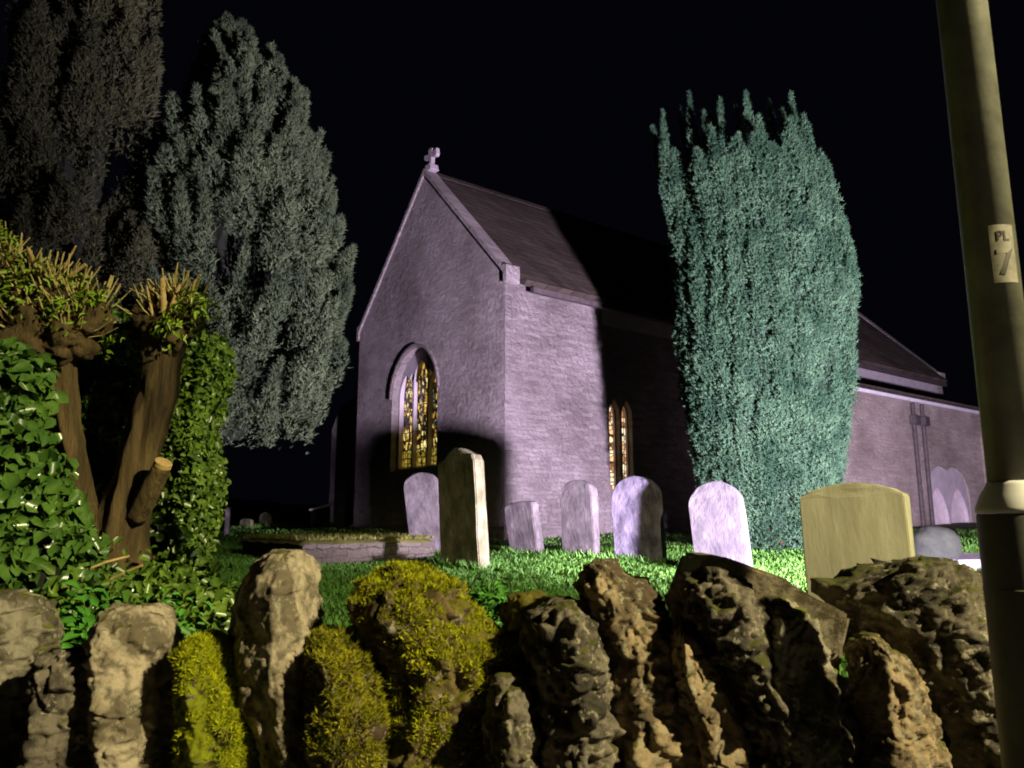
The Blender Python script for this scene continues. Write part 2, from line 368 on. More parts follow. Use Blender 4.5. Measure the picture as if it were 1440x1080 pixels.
# roof slopes
TH = .14
def roof_slab(x0, x1, ye, ze, yr, zr, over, name="roof", m=M_slate, parent=church, rows=0):
    bm = bmesh.new()
    dy, dz = yr - ye, zr - ze; l = math.hypot(dy, dz); uy, uz = dy / l, dz / l; ny, nz = -uz, uy
    if nz < 0: ny, nz = -ny, -nz
    e = (ye - uy * over, ze - uz * over)
    n = 1; pts = [e]
    # stepped courses
    for i in range(n):
        t0 = i / n; t1 = (i + 1) / n; L = l + over
        a = (e[0] + uy * L * t0 + ny * (TH), e[1] + uz * L * t0 + nz * (TH))
        b = (e[0] + uy * L * t1 + ny * (TH - .004), e[1] + uz * L * t1 + nz * (TH - .022))
        pts += [a, b]
    pts.append((yr, zr + TH / max(.3, nz) * .8)); pts.append((yr, zr))
    prism(bm, pts, lambda a, b, d: (d, a, b), x0, x1)
    return obj_bm(name, fix(bm), m, parent)
roof_slab(.31, LEN - .31, -.004, EAVE + .004, W_ / 2 - .003, RIDGE + .006, .32)
roof_slab(.31, LEN - .31, W_ + .004, EAVE + .004, W_ / 2 + .003, RIDGE + .006, .32)
bm = bmesh.new(); x = .32
while x < LEN - .9:
    prism(bm, [(W_ / 2 - .17, RIDGE + .10), (W_ / 2, RIDGE + .27), (W_ / 2 + .17, RIDGE + .10), (W_ / 2, RIDGE + .2)], lambda a, b, d: (d, a, b), x, x + .43); x += .45
obj_bm("ridge_tiles", fix(bm), M_slate, church)
# gable copings with kneelers
def coping(x0, x1):
    bm = bmesh.new(); t = .26; k = .10
    up = [(-.10, EAVE - .16), (-.10, EAVE + .20), (0.06, EAVE + .24), (W_ / 2, RIDGE + .26), (W_ - .06, EAVE + .24), (W_ + .10, EAVE + .20), (W_ + .10, EAVE - .16)]
    lo = [(.004, EAVE - .16), (.004, EAVE + .052), (.10, EAVE + .15), (W_ / 2, RIDGE + .124), (W_ - .10, EAVE + .15), (W_ - .004, EAVE + .052), (W_ - .004, EAVE - .16)]
    strip_prism(bm, lo, up, lambda a, b, d: (d, a, b), x0, x1)
    return obj_bm("gable_coping", fix(bm), M_wall_gable, church)
coping(-.05, .30); coping(LEN - .30, LEN + .07)
# finial cross on gable apex
def cross(x, h):
    bm = bmesh.new(); y = W_ / 2; z = RIDGE + .24
    prism(bm, [(y - .17, z), (y + .17, z), (y + .10, z + .18), (y - .10, z + .18)], fn_g, x - .12, x + .12)
    prism(bm, [(y - .06, z + .18), (y + .06, z + .18), (y + .05, z + .42), (y + .10, z + h), (y, z + h + .05), (y - .10, z + h), (y - .05, z + .42)], fn_g, x - .055, x + .055)
    prism(bm, [(y - .30, z + .36), (y - .26, z + .31), (y, z + .385), (y + .26, z + .31), (y + .30, z + .36), (y + .28, z + .53), (y + .05, z + .46), (y - .05, z + .46), (y - .28, z + .53)], fn_g, x - .05, x + .05)
    bmesh.ops.bevel(bm, geom=bm.edges[:], offset=.012, segments=1, affect='EDGES')
    return obj_bm("finial_cross", fix(bm), M_dress, church)
cross(.18, .58); cross(LEN - .2, .60)
# plinth course
bm = bmesh.new(); box(bm, -.07, -.001, -.07, W_ + .07, -.6, .32); box(bm, -.001, LEN, -.07, -.001, -.6, .32); obj_bm("plinth", fix(bm), M_wall, church)
# gutter under the eaves
bm = bmesh.new(); box(bm, .46, LEN - .46, -.36, -.25, EAVE - .36, EAVE - .25); obj_bm("gutter", fix(bm), M_iron, church)
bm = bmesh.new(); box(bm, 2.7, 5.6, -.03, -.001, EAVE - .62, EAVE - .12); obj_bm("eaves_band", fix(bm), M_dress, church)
# north buttress seen past the gable
sB = .3; yl = W_ + 2.2
bm = bmesh.new()
prism(bm, [(W_ + .001, -.5), (yl, -.5), (yl, 3.0), (yl - .5, 3.6), (W_ + .001, 3.9)], lambda a, b, d: (d, a, b), sB, sB + .7)
obj_bm("buttress", fix(bm), M_wall_gable, church)
# south aisle
AO = 2.0
p_e = ray_local(1300, 564, 1, -AO); AE = p_e.z
x_w = ray_local(1396, 650, 1, -AO).x
AX0, AX1 = 7.2, x_w
bm = bmesh.new()
prism(bm, [(-AO, -.6), (-.002, -.6), (-.002, AE + .75), (-AO, AE)], lambda a, b, d: (d, a, b), AX0, AX1)
M_aisle = rubble("aisle_rubble", (.42, .355, .31), (.66, .57, .51), (.50, .43, .38), (.30, .09), .9, .028)  # lightened to make up for the floodlight fading with distance
aisle = obj_bm("aisle_wall", fix(bm), M_aisle, church)
roof_slab(AX0 - .1, AX1 + .25, -AO, AE + .004, -.005, AE + .76, .28, name="aisle_roof")
bm = bmesh.new()
fn_x = lambda a, b, d: (d, a, b)
cp = [(-AO - .36 + .06 * math.cos(t), AE - .14 + .06 * math.sin(t)) for t in np.linspace(math.pi, 2 * math.pi, 7)]
cp = cp + [(-AO - .30, AE - .12), (-AO - .42, AE - .12)]
prism(bm, cp, fn_x, AX0 - .1, AX1 + .2); gt = obj_bm("gutter", fix(bm), M_pale, church); tag(gt, label="pale painted gutter along the aisle eaves")
# clerestory strip lit above the aisle roof: pale fascia
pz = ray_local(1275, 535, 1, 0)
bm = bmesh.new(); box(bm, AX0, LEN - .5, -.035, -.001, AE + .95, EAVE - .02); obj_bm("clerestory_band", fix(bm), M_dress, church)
# aisle window
a = ray_local(1307, 720, 1, -AO); b_ = ray_local(1366, 720, 1, -AO); zb = ray_local(1335, 746, 1, -AO).z; zt = ray_local(1337, 662, 1, -AO).z
ca, ha = (a.x + b_.x) / 2, abs(a.x - b_.x) / 2
fn_a = lambda a, b, d: (a, d - AO, b)
bm = bmesh.new(); prism(bm, arch(ca, ha, zb, zt - .8, zt), fn_a, -.2, .3); boolean(aisle, bm)
window(church, ca, ha, zb, zt - .8, zt, fn_a, 2, M_glass3, None, hood=False, depth=.16, frame=.10, mull=.10)
# aisle buttress at its west end and drainpipes
bm = bmesh.new(); prism(bm, [(-AO - .7, -.6), (-AO - .001, -.6), (-AO - .001, 3.0), (-AO - .25, 2.75), (-AO - .7, 2.1)], fn_x, AX1 - .75, AX1 - .15); obj_bm("buttress", fix(bm), M_aisle, church)
for px in (1290, 1303):
    q = ray_local(px, 640, 1, -AO - .08)
    bm = bmesh.new(); bmesh.ops.create_cone(bm, segments=12, radius1=.055, radius2=.055, depth=AE + .1, cap_ends=True, matrix=Matrix.Translation((q.x, -AO - .075, (AE) / 2 - .2)))
    dp = obj_bm("drainpipe", bm, M_iron, church)
    bm = bmesh.new(); box(bm, q.x - .13, q.x + .13, -AO - .2, -AO - .005, AE - .75, AE - .5); obj_bm("hopper", fix(bm), M_iron, dp)

# ------------------------------------------------------------------ floodlight and its light
fl = empty("floodlight", (FLOOD.x, FLOOD.y, ground_z(FLOOD.x, FLOOD.y)), math.atan2(-(FLOOD_AIM.x - FLOOD.x), FLOOD_AIM.y - FLOOD.y))
tag(fl, "small ground floodlight in the grass behind the gravestones, throwing violet white light on the church", "floodlight")
bm = bmesh.new(); box(bm, -.13, .13, -.12, -.05, .12, .34); bmesh.ops.bevel(bm, geom=bm.edges[:], offset=.012, segments=2, affect='EDGES'); obj_bm("housing", bm, M_iron, fl)
bm = bmesh.new(); box(bm, -.11, .11, -.048, -.042, .14, .32); obj_bm("lens", bm, emis("flood_lens", (.8, .75, 1), 4), fl)
bm = bmesh.new(); box(bm, -.15, -.135, -.1, -.06, -.05, .26); box(bm, .135, .15, -.1, -.06, -.05, .26); box(bm, -.15, .15, -.1, -.06, -.06, -.045); obj_bm("bracket", bm, M_iron, fl)
ld = bpy.data.lights.new("flood_beam", 'SPOT'); ld.energy = FLOOD_W; ld.color = FLOOD_C; ld.spot_size = R(122); ld.spot_blend = .55; ld.shadow_soft_size = .15
lo = bpy.data.objects.new("flood_beam", ld); link(lo); lo.location = FLOOD
lo.rotation_euler = (FLOOD_AIM - FLOOD).to_track_quat('-Z', 'Y').to_euler()

# ------------------------------------------------------------------ street lamp (sodium) across the footway, outside the frame
M_galv = mat("painted_steel", (.10, .10, .075), (.20, .205, .155), rough=.40, scale=9, bump=.2, bscale=90, bdist=.003, spec=.5)
def tube_rings(path, radii, seg=16, nz=0.0, ns=6.0, flute=0.0):
    P = [Vector(p) for p in path]; V = []; Fc = []
    ref = Vector((0, -1, 0))
    for i, p in enumerate(P):
        d = (P[min(i + 1, len(P) - 1)] - P[max(i - 1, 0)]).normalized()
        a = d.cross(ref).normalized() if abs(d.dot(ref)) < .98 else d.cross(Vector((1, 0, 0))).normalized()
        b = d.cross(a).normalized()
        for k in range(seg):
            t = 2 * math.pi * k / seg; r = radii[i]
            q = p + (a * math.cos(t) + b * math.sin(t)) * r
            if nz or flute:
                f = 1 + nz * frac((q.x, q.y, q.z * .35), 4, ns) + flute * math.sin(t * 5 + i * .12) + flute * .6 * math.sin(t * 9 - i * .07)
                q = p + (a * math.cos(t) + b * math.sin(t)) * r * f
            V.append(q)
    for i in range(len(P) - 1):
        for k in range(seg):
            V0 = i * seg + k; V1 = i * seg + (k + 1) % seg
            Fc.append((V0, V1, V1 + seg, V0 + seg))
    return V, Fc
def add_tube(bm, path, radii, seg=12, nz=0.0, ns=6.0, flute=0.0, cap=True):
    V, Fc = tube_rings(path, radii, seg, nz, ns, flute)
    vs = [bm.verts.new(v) for v in V]
    for f in Fc: bm.faces.new([vs[i] for i in f])
    if cap:
        bm.faces.new(vs[:seg][::-1]); bm.faces.new(vs[-seg:])
def resample(path, radii, n):
    P = np.array(path, float); Rr = np.array(radii, float); t = np.linspace(0, 1, len(P)); u = np.linspace(0, 1, n)
    out = np.stack([np.interp(u, t, P[:, k]) for k in range(3)], 1)
    for _ in range(max(1, n // 8)):
        out[1:-1] = (out[:-2] + out[2:] + 2 * out[1:-1]) / 4
    return [tuple(x) for x in out], list(np.interp(u, t, Rr))
# near pole, in frame
PX, PY = at(1431, 700, 1.65).x, 1.65
pole = empty("street_lamp", (PX, PY, .12)); tag(pole, "grey steel lamp post standing before the stone wall, with a number sticker", "street lamp")
bm = bmesh.new(); add_tube(bm, [(0, 0, 1.50), (0, 0, 4.0), (0, 0, 5.9)], [.0530, .0515, .046], 48); obj_bm("pole", fix(bm), M_galv, pole, True)
bm = bmesh.new(); add_tube(bm, [(0, 0, -.02), (0, 0, 1.485), (0, 0, 1.492)], [.080, .080, .078], 48)
M_base = mat("weathered_steel_base", (.10, .105, .08), (.17, .17, .13), rough=.55, scale=7, bump=.1, bscale=60, bdist=.003)
base = obj_bm("base_compartment", fix(bm), M_base, pole, True)
bm = bmesh.new(); add_tube(bm, [(0, 0, 1.493), (0, 0, 1.500), (0, 0, 1.505), (0, 0, 1.530), (0, 0, 1.552), (0, 0, 1.560)], [.0805, .0810, .0800, .070, .057, .0535], 48)
tag(obj_bm("collar", fix(bm), mat("collar_lit_tone", (.80, .80, .74), (.90, .90, .84), rough=.5, scale=6), pole, True), label="sloping collar on top of the base, paled as if lit from above")  # pale tone stands in for light falling on the collar
bm = bmesh.new(); add_tube(bm, [(0, 0, 5.9), (0, -.1, 6.05), (0, -.4, 6.12)], [.05, .035, .03], 16); obj_bm("arm", fix(bm), M_galv, pole, True)
bm = bmesh.new(); box(bm, -.11, .11, -.95, -.38, 6.07, 6.19); bmesh.ops.bevel(bm, geom=bm.edges[:], offset=.03, segments=2, affect='EDGES'); obj_bm("lantern", fix(bm), M_galv, pole)
bm = bmesh.new(); n = 14; g0 = [[bm.verts.new((rr_ * math.cos(R(-165 + 60 * i / n)), rr_ * math.sin(R(-165 + 60 * i / n)), zz_)) for i in range(n + 1)] for rr_, zz_ in ((.0802, .35), (.0825, .352), (.0825, 1.338), (.0802, 1.34))]
for j in range(3):
    for i in range(n): bm.faces.new((g0[j][i], g0[j][i + 1], g0[j + 1][i + 1], g0[j + 1][i]))
for i in (0, n): bm.faces.new([g0[j][i] for j in range(4)])
obj_bm("door", fix(bm), M_base, base)
# number sticker wrapped on the pole
zt_, zb_ = at(1410, 328, PY).z - .12, at(1410, 407, PY).z - .12
A0 = R(-93)  # azimuth of the sticker centre, seen from the axis (-90 = towards the camera)
def wrap(verts, r): return [(r * math.cos(A0 + x / r), r * math.sin(A0 + x / r), z) for x, z in verts]
bm = bmesh.new(); n = 12; hw = .0265; r0 = .0538
g0 = [[bm.verts.new(wrap([(-hw + 2 * hw * i / n, zb_ + (zt_ - zb_) * j)], r0)[0]) for i in range(n + 1)] for j in (0, 1)]
for i in range(n): bm.faces.new((g0[0][i], g0[0][i + 1], g0[1][i + 1], g0[1][i]))
stick = obj_bm("number_sticker", bm, mat("sticker_paper", (.12, .11, .08), (.25, .235, .17), rough=.6, scale=30), pole)
M_ink = mat("black_ink", (.02, .015, .01), rough=.6)
def text_on(txt, cx, cz, size):
    cu = bpy.data.curves.new("lettering", 'FONT'); cu.body = txt; cu.size = size; cu.align_x = 'CENTER'; cu.offset = size * .02
    to = bpy.data.objects.new("lettering", cu); COL.objects.link(to); bpy.context.view_layer.update()
    me = bpy.data.meshes.new_from_object(to.evaluated_get(bpy.context.evaluated_depsgraph_get()))
    bpy.data.objects.remove(to)
    for v in me.vertices:
        x, z = v.co.x * .9 + cx, v.co.y + cz; rr = r0 + .0012
        v.co = (rr * math.cos(A0 + x / rr), rr * math.sin(A0 + x / rr), z)
    me.materials.clear(); me.materials.append(M_ink)
    link(bpy.data.objects.new("lettering", me), stick)
H_ = zt_ - zb_
text_on("PL", 0, zb_ + H_ * .72, H_ * .24)
text_on("7", 0, zb_ + H_ * .14, H_ * .62)
# the lit lamp, further along the road on the right (outside the frame)
lamp = empty("street_lamp", (LAMP.x, LAMP.y - .55, .12)); tag(lamp, "tall street lamp with a lit amber lantern beside the road", "street lamp")
bm = bmesh.new(); add_tube(bm, [(0, -.1, 0), (0, -.1, 1.5), (0, -.1, 1.52), (0, -.1, 5.1)], [.08, .08, .057, .05], 24); obj_bm("pole", fix(bm), M_galv, lamp, True)
bm = bmesh.new(); add_tube(bm, [(0, -.1, 5.1), (0, 0, 5.22), (0, .25, 5.26)], [.05, .035, .03], 12); obj_bm("arm", fix(bm), M_galv, lamp, True)
bm = bmesh.new(); box(bm, -.12, .12, .24, .85, 5.20, 5.30); bmesh.ops.bevel(bm, geom=bm.edges[:], offset=.03, segments=2, affect='EDGES'); lan_ = obj_bm("lantern", fix(bm), M_galv, lamp)
bm = bmesh.new(); box(bm, -.09, .09, .32, .78, 5.18, 5.197); obj_bm("lens", bm, emis("sodium_lens", (1, .8, .4), 12), lan_)
ld = bpy.data.lights.new("lamp_light", 'SPOT'); ld.energy = LAMP_W; ld.color = LAMP_C; ld.spot_size = R(172); ld.spot_blend = .35; ld.shadow_soft_size = .10
lo = bpy.data.objects.new("lamp_light", ld); link(lo); lo.location = (LAMP.x, LAMP.y, LAMP.z + .05)

# ------------------------------------------------------------------ gravestones
def headstone(name, outline, thick, px, py_base, Y, rot, lean_side, lean_back, m, label, group=None, h_extra=.15, bev=.012, n_sub=0):
    """outline: (x,z) list from bottom-left anticlockwise over the top; stands at pixel px"""
    b = at(px, py_base, Y); gz = ground_z(b.x, b.y)
    o_bm = bmesh.new()
    pts = [(x, z) for x, z in outline]
    prism(o_bm, pts, lambda a, b, d: (a, d, b), -thick / 2, thick / 2)
    fix(o_bm)
    bmesh.ops.bevel(o_bm, geom=o_bm.edges[:], offset=bev, segments=2, affect='EDGES')
    bmesh.ops.triangulate(o_bm, faces=[f for f in o_bm.faces if len(f.verts) > 4])
    bmesh.ops.subdivide_edges(o_bm, edges=[e for e in o_bm.edges if e.calc_length() > .12], cuts=2, use_grid_fill=True)
    sd = random.random() * 50
    for v in o_bm.verts:
        n = frac((v.co.x + sd, v.co.y, v.co.z), 4, 6.0) * .008
        v.co += Vector((n, n * .8, n * .5))
    o = obj_bm(name, o_bm, m)
    o.location = (b.x, b.y, gz - h_extra)
    o.rotation_euler = (R(lean_back), R(lean_side), R(rot))
    tag(o, label, "gravestone", group)
    return o
def round_top(wd, h, k=1.0, n=14):
    r = wd / 2; zs = h - r * k
    return [(-r, 0), (r, 0)] + [(r * math.cos(t), zs + r * k * math.sin(t)) for t in np.linspace(0, math.pi, n)]
def segment_top(wd, h, rise, n=10, shoulder=0.0):
    r = wd / 2; s = r - shoulder
    top = [(s * math.cos(t) if True else 0, h - rise + rise * math.sin(t)) for t in np.linspace(0, math.pi, n)]
    pts = [(-r, 0), (r, 0)]
    if shoulder: pts += [(r, h - rise - shoulder * .4)]
    pts += top
    if shoulder: pts += [(-r, h - rise - shoulder * .4)]
    return pts
def stonemat(name, c1, c2, c3=None): return mat(name, c1, c2, c3=c3 or tuple(min(.8, q * 1.35) for q in c2), scale=5.5, detail=9, bump=.9, bscale=24, bdist=.014, stretch=(1, 1, .6), ramp=(.38, .56))
M_gA = stonemat("limestone_pale", (.06, .053, .053), (.125, .112, .112))
M_gB = stonemat("limestone_mossy", (.08, .085, .04), (.19, .18, .10), (.27, .25, .18))
M_gE = stonemat("limestone_streaked", (.05, .045, .065), (.17, .155, .195))
M_gF = stonemat("limestone_white", (.06, .056, .064), (.105, .097, .10))
M_gG = mat("sandstone_buff", (.38, .36, .245), (.62, .59, .43), scale=3.2, bump=.35, bscale=40, bdist=.006, stretch=(1.6, 1.6, .35), ramp=(.32, .6))
GR = "old headstones in the churchyard grass"
headstone("gravestone", round_top(.55, 1.35, .7), .11, 607, 775, 11.4, -20, -8, 3, M_gA, "narrow pale headstone half hidden behind the tall mossy one", GR)
ogee = [(-.34, 0), (.34, 0), (.34, 1.38), (.30, 1.46), (.20, 1.50), (.08, 1.58), (0, 1.60), (-.10, 1.56), (-.22, 1.48), (-.32, 1.45), (-.34, 1.36)]
headstone("gravestone", ogee, .17, 655, 795, 9.3, -44, -7, -2, M_gB, "tall thick headstone with dark mossy face, tilted in front of the lit gable window", GR)
headstone("gravestone", segment_top(.50, .90, .06, 8), .17, 744, 780, 11.0, -40, -8, 2, M_gA, "small flat topped headstone leaning in front of the church corner", GR)
headstone("gravestone", round_top(.52, 1.18, .8), .17, 818, 786, 10.5, -40, -2, 0, M_gA, "upright round topped pale headstone before the chancel side wall", GR)
headstone("gravestone", round_top(.68, 1.24, .9), .17, 902, 792, 10.0, -41, -3, 0, M_gE, "round topped violet streaked headstone with its upper edge in shadow below the lancet windows", GR)
hF = headstone("gravestone", round_top(.62, 1.19, .85), .17, 1020, 805, 8.8, -37, -7, -6, M_gF, "bright white round topped headstone leaning back just left of the big yew foot", GR)
g_out = [(-.27, 0), (.27, 0), (.275, 1.02), (.23, 1.045)] + [(x, 1.05 + .045 * math.cos(x / .24 * math.pi / 2)) for x in np.linspace(.21, -.21, 9)] + [(-.23, 1.045), (-.275, 1.02)]
headstone("gravestone", g_out, .13, 1217, 850, 4.3, -37, -1.5, 0, M_gG, "wide buff headstone with shallow curved top standing right behind the stone wall", GR, bev=.006)
headstone("gravestone", round_top(.45, .75, .8), .10, 318, 764, 17.0, -72, 0, 0, M_gA, "tiny far white headstone seen edge on beside the hedge", GR)
headstone("gravestone", round_top(.5, .55, .8), .10, 372, 748, 21.0, -40, 4, 0, M_gB, "dim far headstone behind the low turf topped tomb", GR)
headstone("gravestone", segment_top(.5, .42, .06), .10, 346, 748, 20.0, -40, 0, 0, M_gB, "small dim far headstone just left of the low tomb corner", GR)

# low tomb with turf on top
T0 = at(425, 790, 9.6); T0.z = ground_z(T0.x, T0.y)
tomb = empty("low_tomb", T0, CH_A); tag(tomb, "low square tomb of pale rubble with turf growing over its top", "tomb")
bm = bmesh.new(); box(bm, 0, 1.85, 0, 2.2, -.2, .27)
bmesh.ops.subdivide_edges(bm, edges=bm.edges[:], cuts=22, use_grid_fill=True)
for v in bm.verts:
    n = frac((v.co.x * 3, v.co.y * 3, v.co.z * 9), 4, 1.0); c = Vector((.92, 1.1, 0)); d = (v.co - c); d.z = 0
    v.co += d.normalized() * n * .045
M_tomb = rubble("tomb_rubble", (.16, .14, .10), (.42, .39, .31), (.10, .085, .055), (.30, .10), 1.0, .04)
obj_bm("tomb_wall", bm, M_tomb, tomb, True)
bm = bmesh.new(); nn = 24
gv = [[bm.verts.new((-.05 + 1.95 * i / nn, -.05 + 2.3 * j / nn, 0)) for i in range(nn + 1)] for j in range(nn + 1)]
for j in range(nn + 1):
    for i in range(nn + 1):
        e = min(i, nn - i, j, nn - j) / (nn / 2)
        gv[j][i].co.z = .26 + .09 * min(1, e * 1.6) ** .5 + .02 * frac(gv[j][i].co, 3, 4)
for j in range(nn):
    for i in range(nn): bm.faces.new((gv[j][i], gv[j][i + 1], gv[j + 1][i + 1], gv[j + 1][i]))
M_turf = mat("turf_top", (.10, .11, .02), (.20, .20, .04), scale=6, bump=.8, bscale=50, bdist=.03)
turf = obj_bm("turf_cap", bm, M_turf, tomb, True)

# pale ledger and dark block tomb at right
q = at(1370, 798, 9.3)
bm = bmesh.new(); box(bm, -.45, .45, -.28, .28, -.12, .14); bmesh.ops.bevel(bm, geom=bm.edges[:], offset=.02, segments=2, affect='EDGES')
o = obj_bm("ledger_stone", bm, M_gF); o.location = (q.x, q.y, ground_z(q.x, q.y)); o.rotation_euler = (R(6), 0, R(10)); tag(o, "small pale ledger stone lying in the grass beside the lamp post", "grave slab")
q = at(1318, 800, 9.4)
bm = bmesh.new(); bmesh.ops.create_uvsphere(bm, u_segments=32, v_segments=20, radius=.5)
for v in bm.verts:
    v.co.x *= .62; v.co.y *= .5; v.co.z *= .95
    if v.co.z > .1: v.co.z = .1 + (v.co.z - .1) * .45
    v.co += v.co.normalized() * frac(v.co, 4, 5) * .04
M_darkstone = mat("dark_mossy_stone", (.003, .0045, .0025), (.009, .012, .006), scale=6, bump=.8, bscale=30, bdist=.02)  # near black tone stands in for shade on the mossy stone
o = obj_bm("gravestone", bm, M_darkstone, smooth=True); o.location = (q.x, q.y, ground_z(q.x, q.y) + .22); tag(o, "squat mossy boulder gravestone darkened as if in shade between the buff headstone and the lamp post", "gravestone", GR)
# pale slab leaning by the buttress
q = at(451, 713, 21.0); gq = ground_z(q.x, q.y)
ct = empty("chest_tomb", (q.x, q.y, gq), R(15)); tag(ct, "far dark chest tomb with a pale tilted lid beside the church buttress", "tomb")
bm = bmesh.new(); prism(bm, [(-.24, -.1), (.24, -.1), (.24, q.z - gq + .02), (-.24, q.z - gq - .12)], lambda a, b, d: (a, d, b), -.5, .5); obj_bm("chest", fix(bm), M_darkstone, ct)
bm = bmesh.new(); prism(bm, [(-.30, q.z - gq - .115), (.30, q.z - gq + .045), (.30, q.z - gq + .10), (-.30, q.z - gq - .06)], lambda a, b, d: (a, d, b), -.56, .56); obj_bm("lid", fix(bm), M_dress, ct)

# ------------------------------------------------------------------ foliage builders
def sprigs(P, D, length, width, blades=3, spread=.55, seed=1):
    """P,D (n,3): thin triangular sprays fanned round each direction"""
    r = np.random.default_rng(seed); n = len(P)
    P = np.repeat(P, blades, 0); D = np.repeat(D, blades, 0); m = len(P)
    d = unit(D + r.normal(0, spread, (m, 3)))
    s = unit(np.cross(d, r.normal(0, 1, (m, 3))))
    L = length * r.uniform(.6, 1.3, (m, 1)); Wd = width * r.uniform(.6, 1.3, (m, 1))
    V = np.stack([P - s * Wd * .5, P + s * Wd * .5, P + d * L], 1).reshape(-1, 3)
    return V, np.arange(m * 3).reshape(-1, 3)
def spindle_points(base, tip, rad, n, r, power=1.0, taper=0.0):
    """points on a tapered, lumpy spindle from base to tip, with outward directions"""
    base = np.array(base); tip = np.array(tip); ax = unit(tip - base); L = np.linalg.norm(tip - base)
    a = unit(np.cross(ax, [0.3, 1, .2])); b = np.cross(ax, a)
    t = r.uniform(0, 1, n) ** .9; th = r.uniform(0, 2 * np.pi, n)
    prof = np.sin(np.pi * np.clip(t * .80 + .16, 0, 1)) ** .8
    if taper: prof = prof * (1 - t) ** taper
    lump = 1 + .22 * np.sin(th * 3 + t * 17 + r.uniform(0, 6)) + .15 * np.sin(th * 5 - t * 29)
    rr = rad * prof * lump * r.uniform(.72, 1.05, n)
    out = np.cos(th)[:, None] * a + np.sin(th)[:, None] * b
    P = base + t[:, None] * (tip - base) + out * rr[:, None]
    D = unit(out * .55 + ax * 1.0)
    return P, D
def lumpy_core(name, c, prof, m, parent, seg=28, amp=.25, squash=1.0):
    """dark inner mass, its colour giving the shade inside a crown; prof = [(z, r)]"""
    V = []; n = len(prof)
    for z, r in prof:
        for k in range(seg):
            t = 2 * math.pi * k / seg; f = 1 + amp * frac((math.cos(t) * 2, math.sin(t) * 2, z * 1.3), 3, 1.0)
            V.append((c[0] + math.cos(t) * r * f, c[1] + math.sin(t) * r * f * squash, z))
    Fc = [(i * seg + k, i * seg + (k + 1) % seg, (i + 1) * seg + (k + 1) % seg, (i + 1) * seg + k) for i in range(n - 1) for k in range(seg)]
    return V, Fc
M_bark = mat("bark", (.05, .03, .015), (.12, .075, .03), scale=9, bump=1.0, bscale=30, bdist=.02, stretch=(1, 1, .18))
M_yew = leafmat("yew_needles", (.018, .050, .026), (.054, .112, .058), rough=.7, spec=.15, scale=2.2)
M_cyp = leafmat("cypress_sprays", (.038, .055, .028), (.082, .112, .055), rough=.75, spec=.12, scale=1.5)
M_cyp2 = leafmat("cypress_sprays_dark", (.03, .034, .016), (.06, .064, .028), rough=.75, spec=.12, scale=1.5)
M_ycore = mat("dark_green_core", (.006, .016, .009), (.012, .028, .016), scale=10)  # yew-tinted dark that paints the shade between plumes
M_core = mat("dark_twiggy_core", (.004, .006, .003), (.010, .013, .006), scale=10)  # near black that paints shade deep in foliage and wall gaps

# ---- fastigiate yew beside the church
YY = 12.4
ybase = at(1086, 752, YY); ygz = ground_z(ybase.x, YY)
yew = empty("yew_tree", (ybase.x, YY, ygz)); tag(yew, "broad upright yew with spiky top, floodlit blue green against the church", "tree")
# crown outline in the photo: rows (y, xl, xr)
rows = [(742, 985, 1182), (700, 972, 1190), (640, 962, 1198), (560, 950, 1206), (480, 938, 1213), (420, 934, 1212), (350, 930, 1192), (280, 925, 1172), (220, 922, 1160), (170, 925, 1140), (150, 940, 1120)]
prof = []
for y, a, b in rows:
    A = at(a, y, YY); B = at(b, y, YY); prof.append((A.z - ygz, (A.x + B.x) / 2 - ybase.x, (B.x - A.x) / 2))
pz_ = np.array([p[0] for p in prof]); pc = np.array([p[1] for p in prof]); pr = np.array([p[2] for p in prof])
r = np.random.default_rng(5); PP = []; DD = []
Ht = pz_[-1]; TOPZ = at(1050, 222, YY).z - ygz
N_PL = 560
for i in range(N_PL):
    th = round(i * 2.399963 / (2 * math.pi) * 26) * (2 * math.pi) / 26 + r.normal(0, .035); z0 = r.uniform(-.3, TOPZ - .7)
    L = r.uniform(.7, 1.7); zm = min(z0 + L * .6, Ht); c = np.interp(zm, pz_, pc); R0 = np.interp(zm, pz_, pr); Rb = np.interp(max(z0, 0), pz_, pr)
    depth = .90
    if math.sin(th) > .5 and r.random() < .4: continue
    b = (np.interp(z0, pz_, pc) + math.cos(th) * (Rb * depth - .22), math.sin(th) * (Rb * depth - .22), z0)
    t = (c + math.cos(th) * (R0 * depth - .05), math.sin(th) * (R0 * depth - .05), min(z0 + L, TOPZ + r.uniform(-.5, .15)))
    P, D = spindle_points(b, t, r.uniform(.10, .22), 330, r, 1.0, .3); PP.append(P); DD.append(D)
# top spikes measured in the photo
for px, py, lw in ((932, 160, .13), (969, 133, .12), (990, 160, .12), (1012, 142, .18), (1049, 133, .19), (1081, 146, .2), (1112, 134, .17), (1130, 165, .18), (1150, 225, .22), (948, 215, .2), (1168, 280, .24), (1000, 210, .25), (1060, 200, .25), (1100, 200, .26)):
    for dy in (-.25, .5):
        t = at(px, py - 4, YY + dy) - Vector((ybase.x, YY, ygz)); L = 1.9 if dy < 0 else 1.6
        b = (t.x * 1.0 + .04, t.y, t.z - L)
        P, D = spindle_points(b, tuple(t) if dy < 0 else (t.x - .2, t.y, t.z - .3), lw * .95, 650, r, 1.0, .55); PP.append(P); DD.append(D)
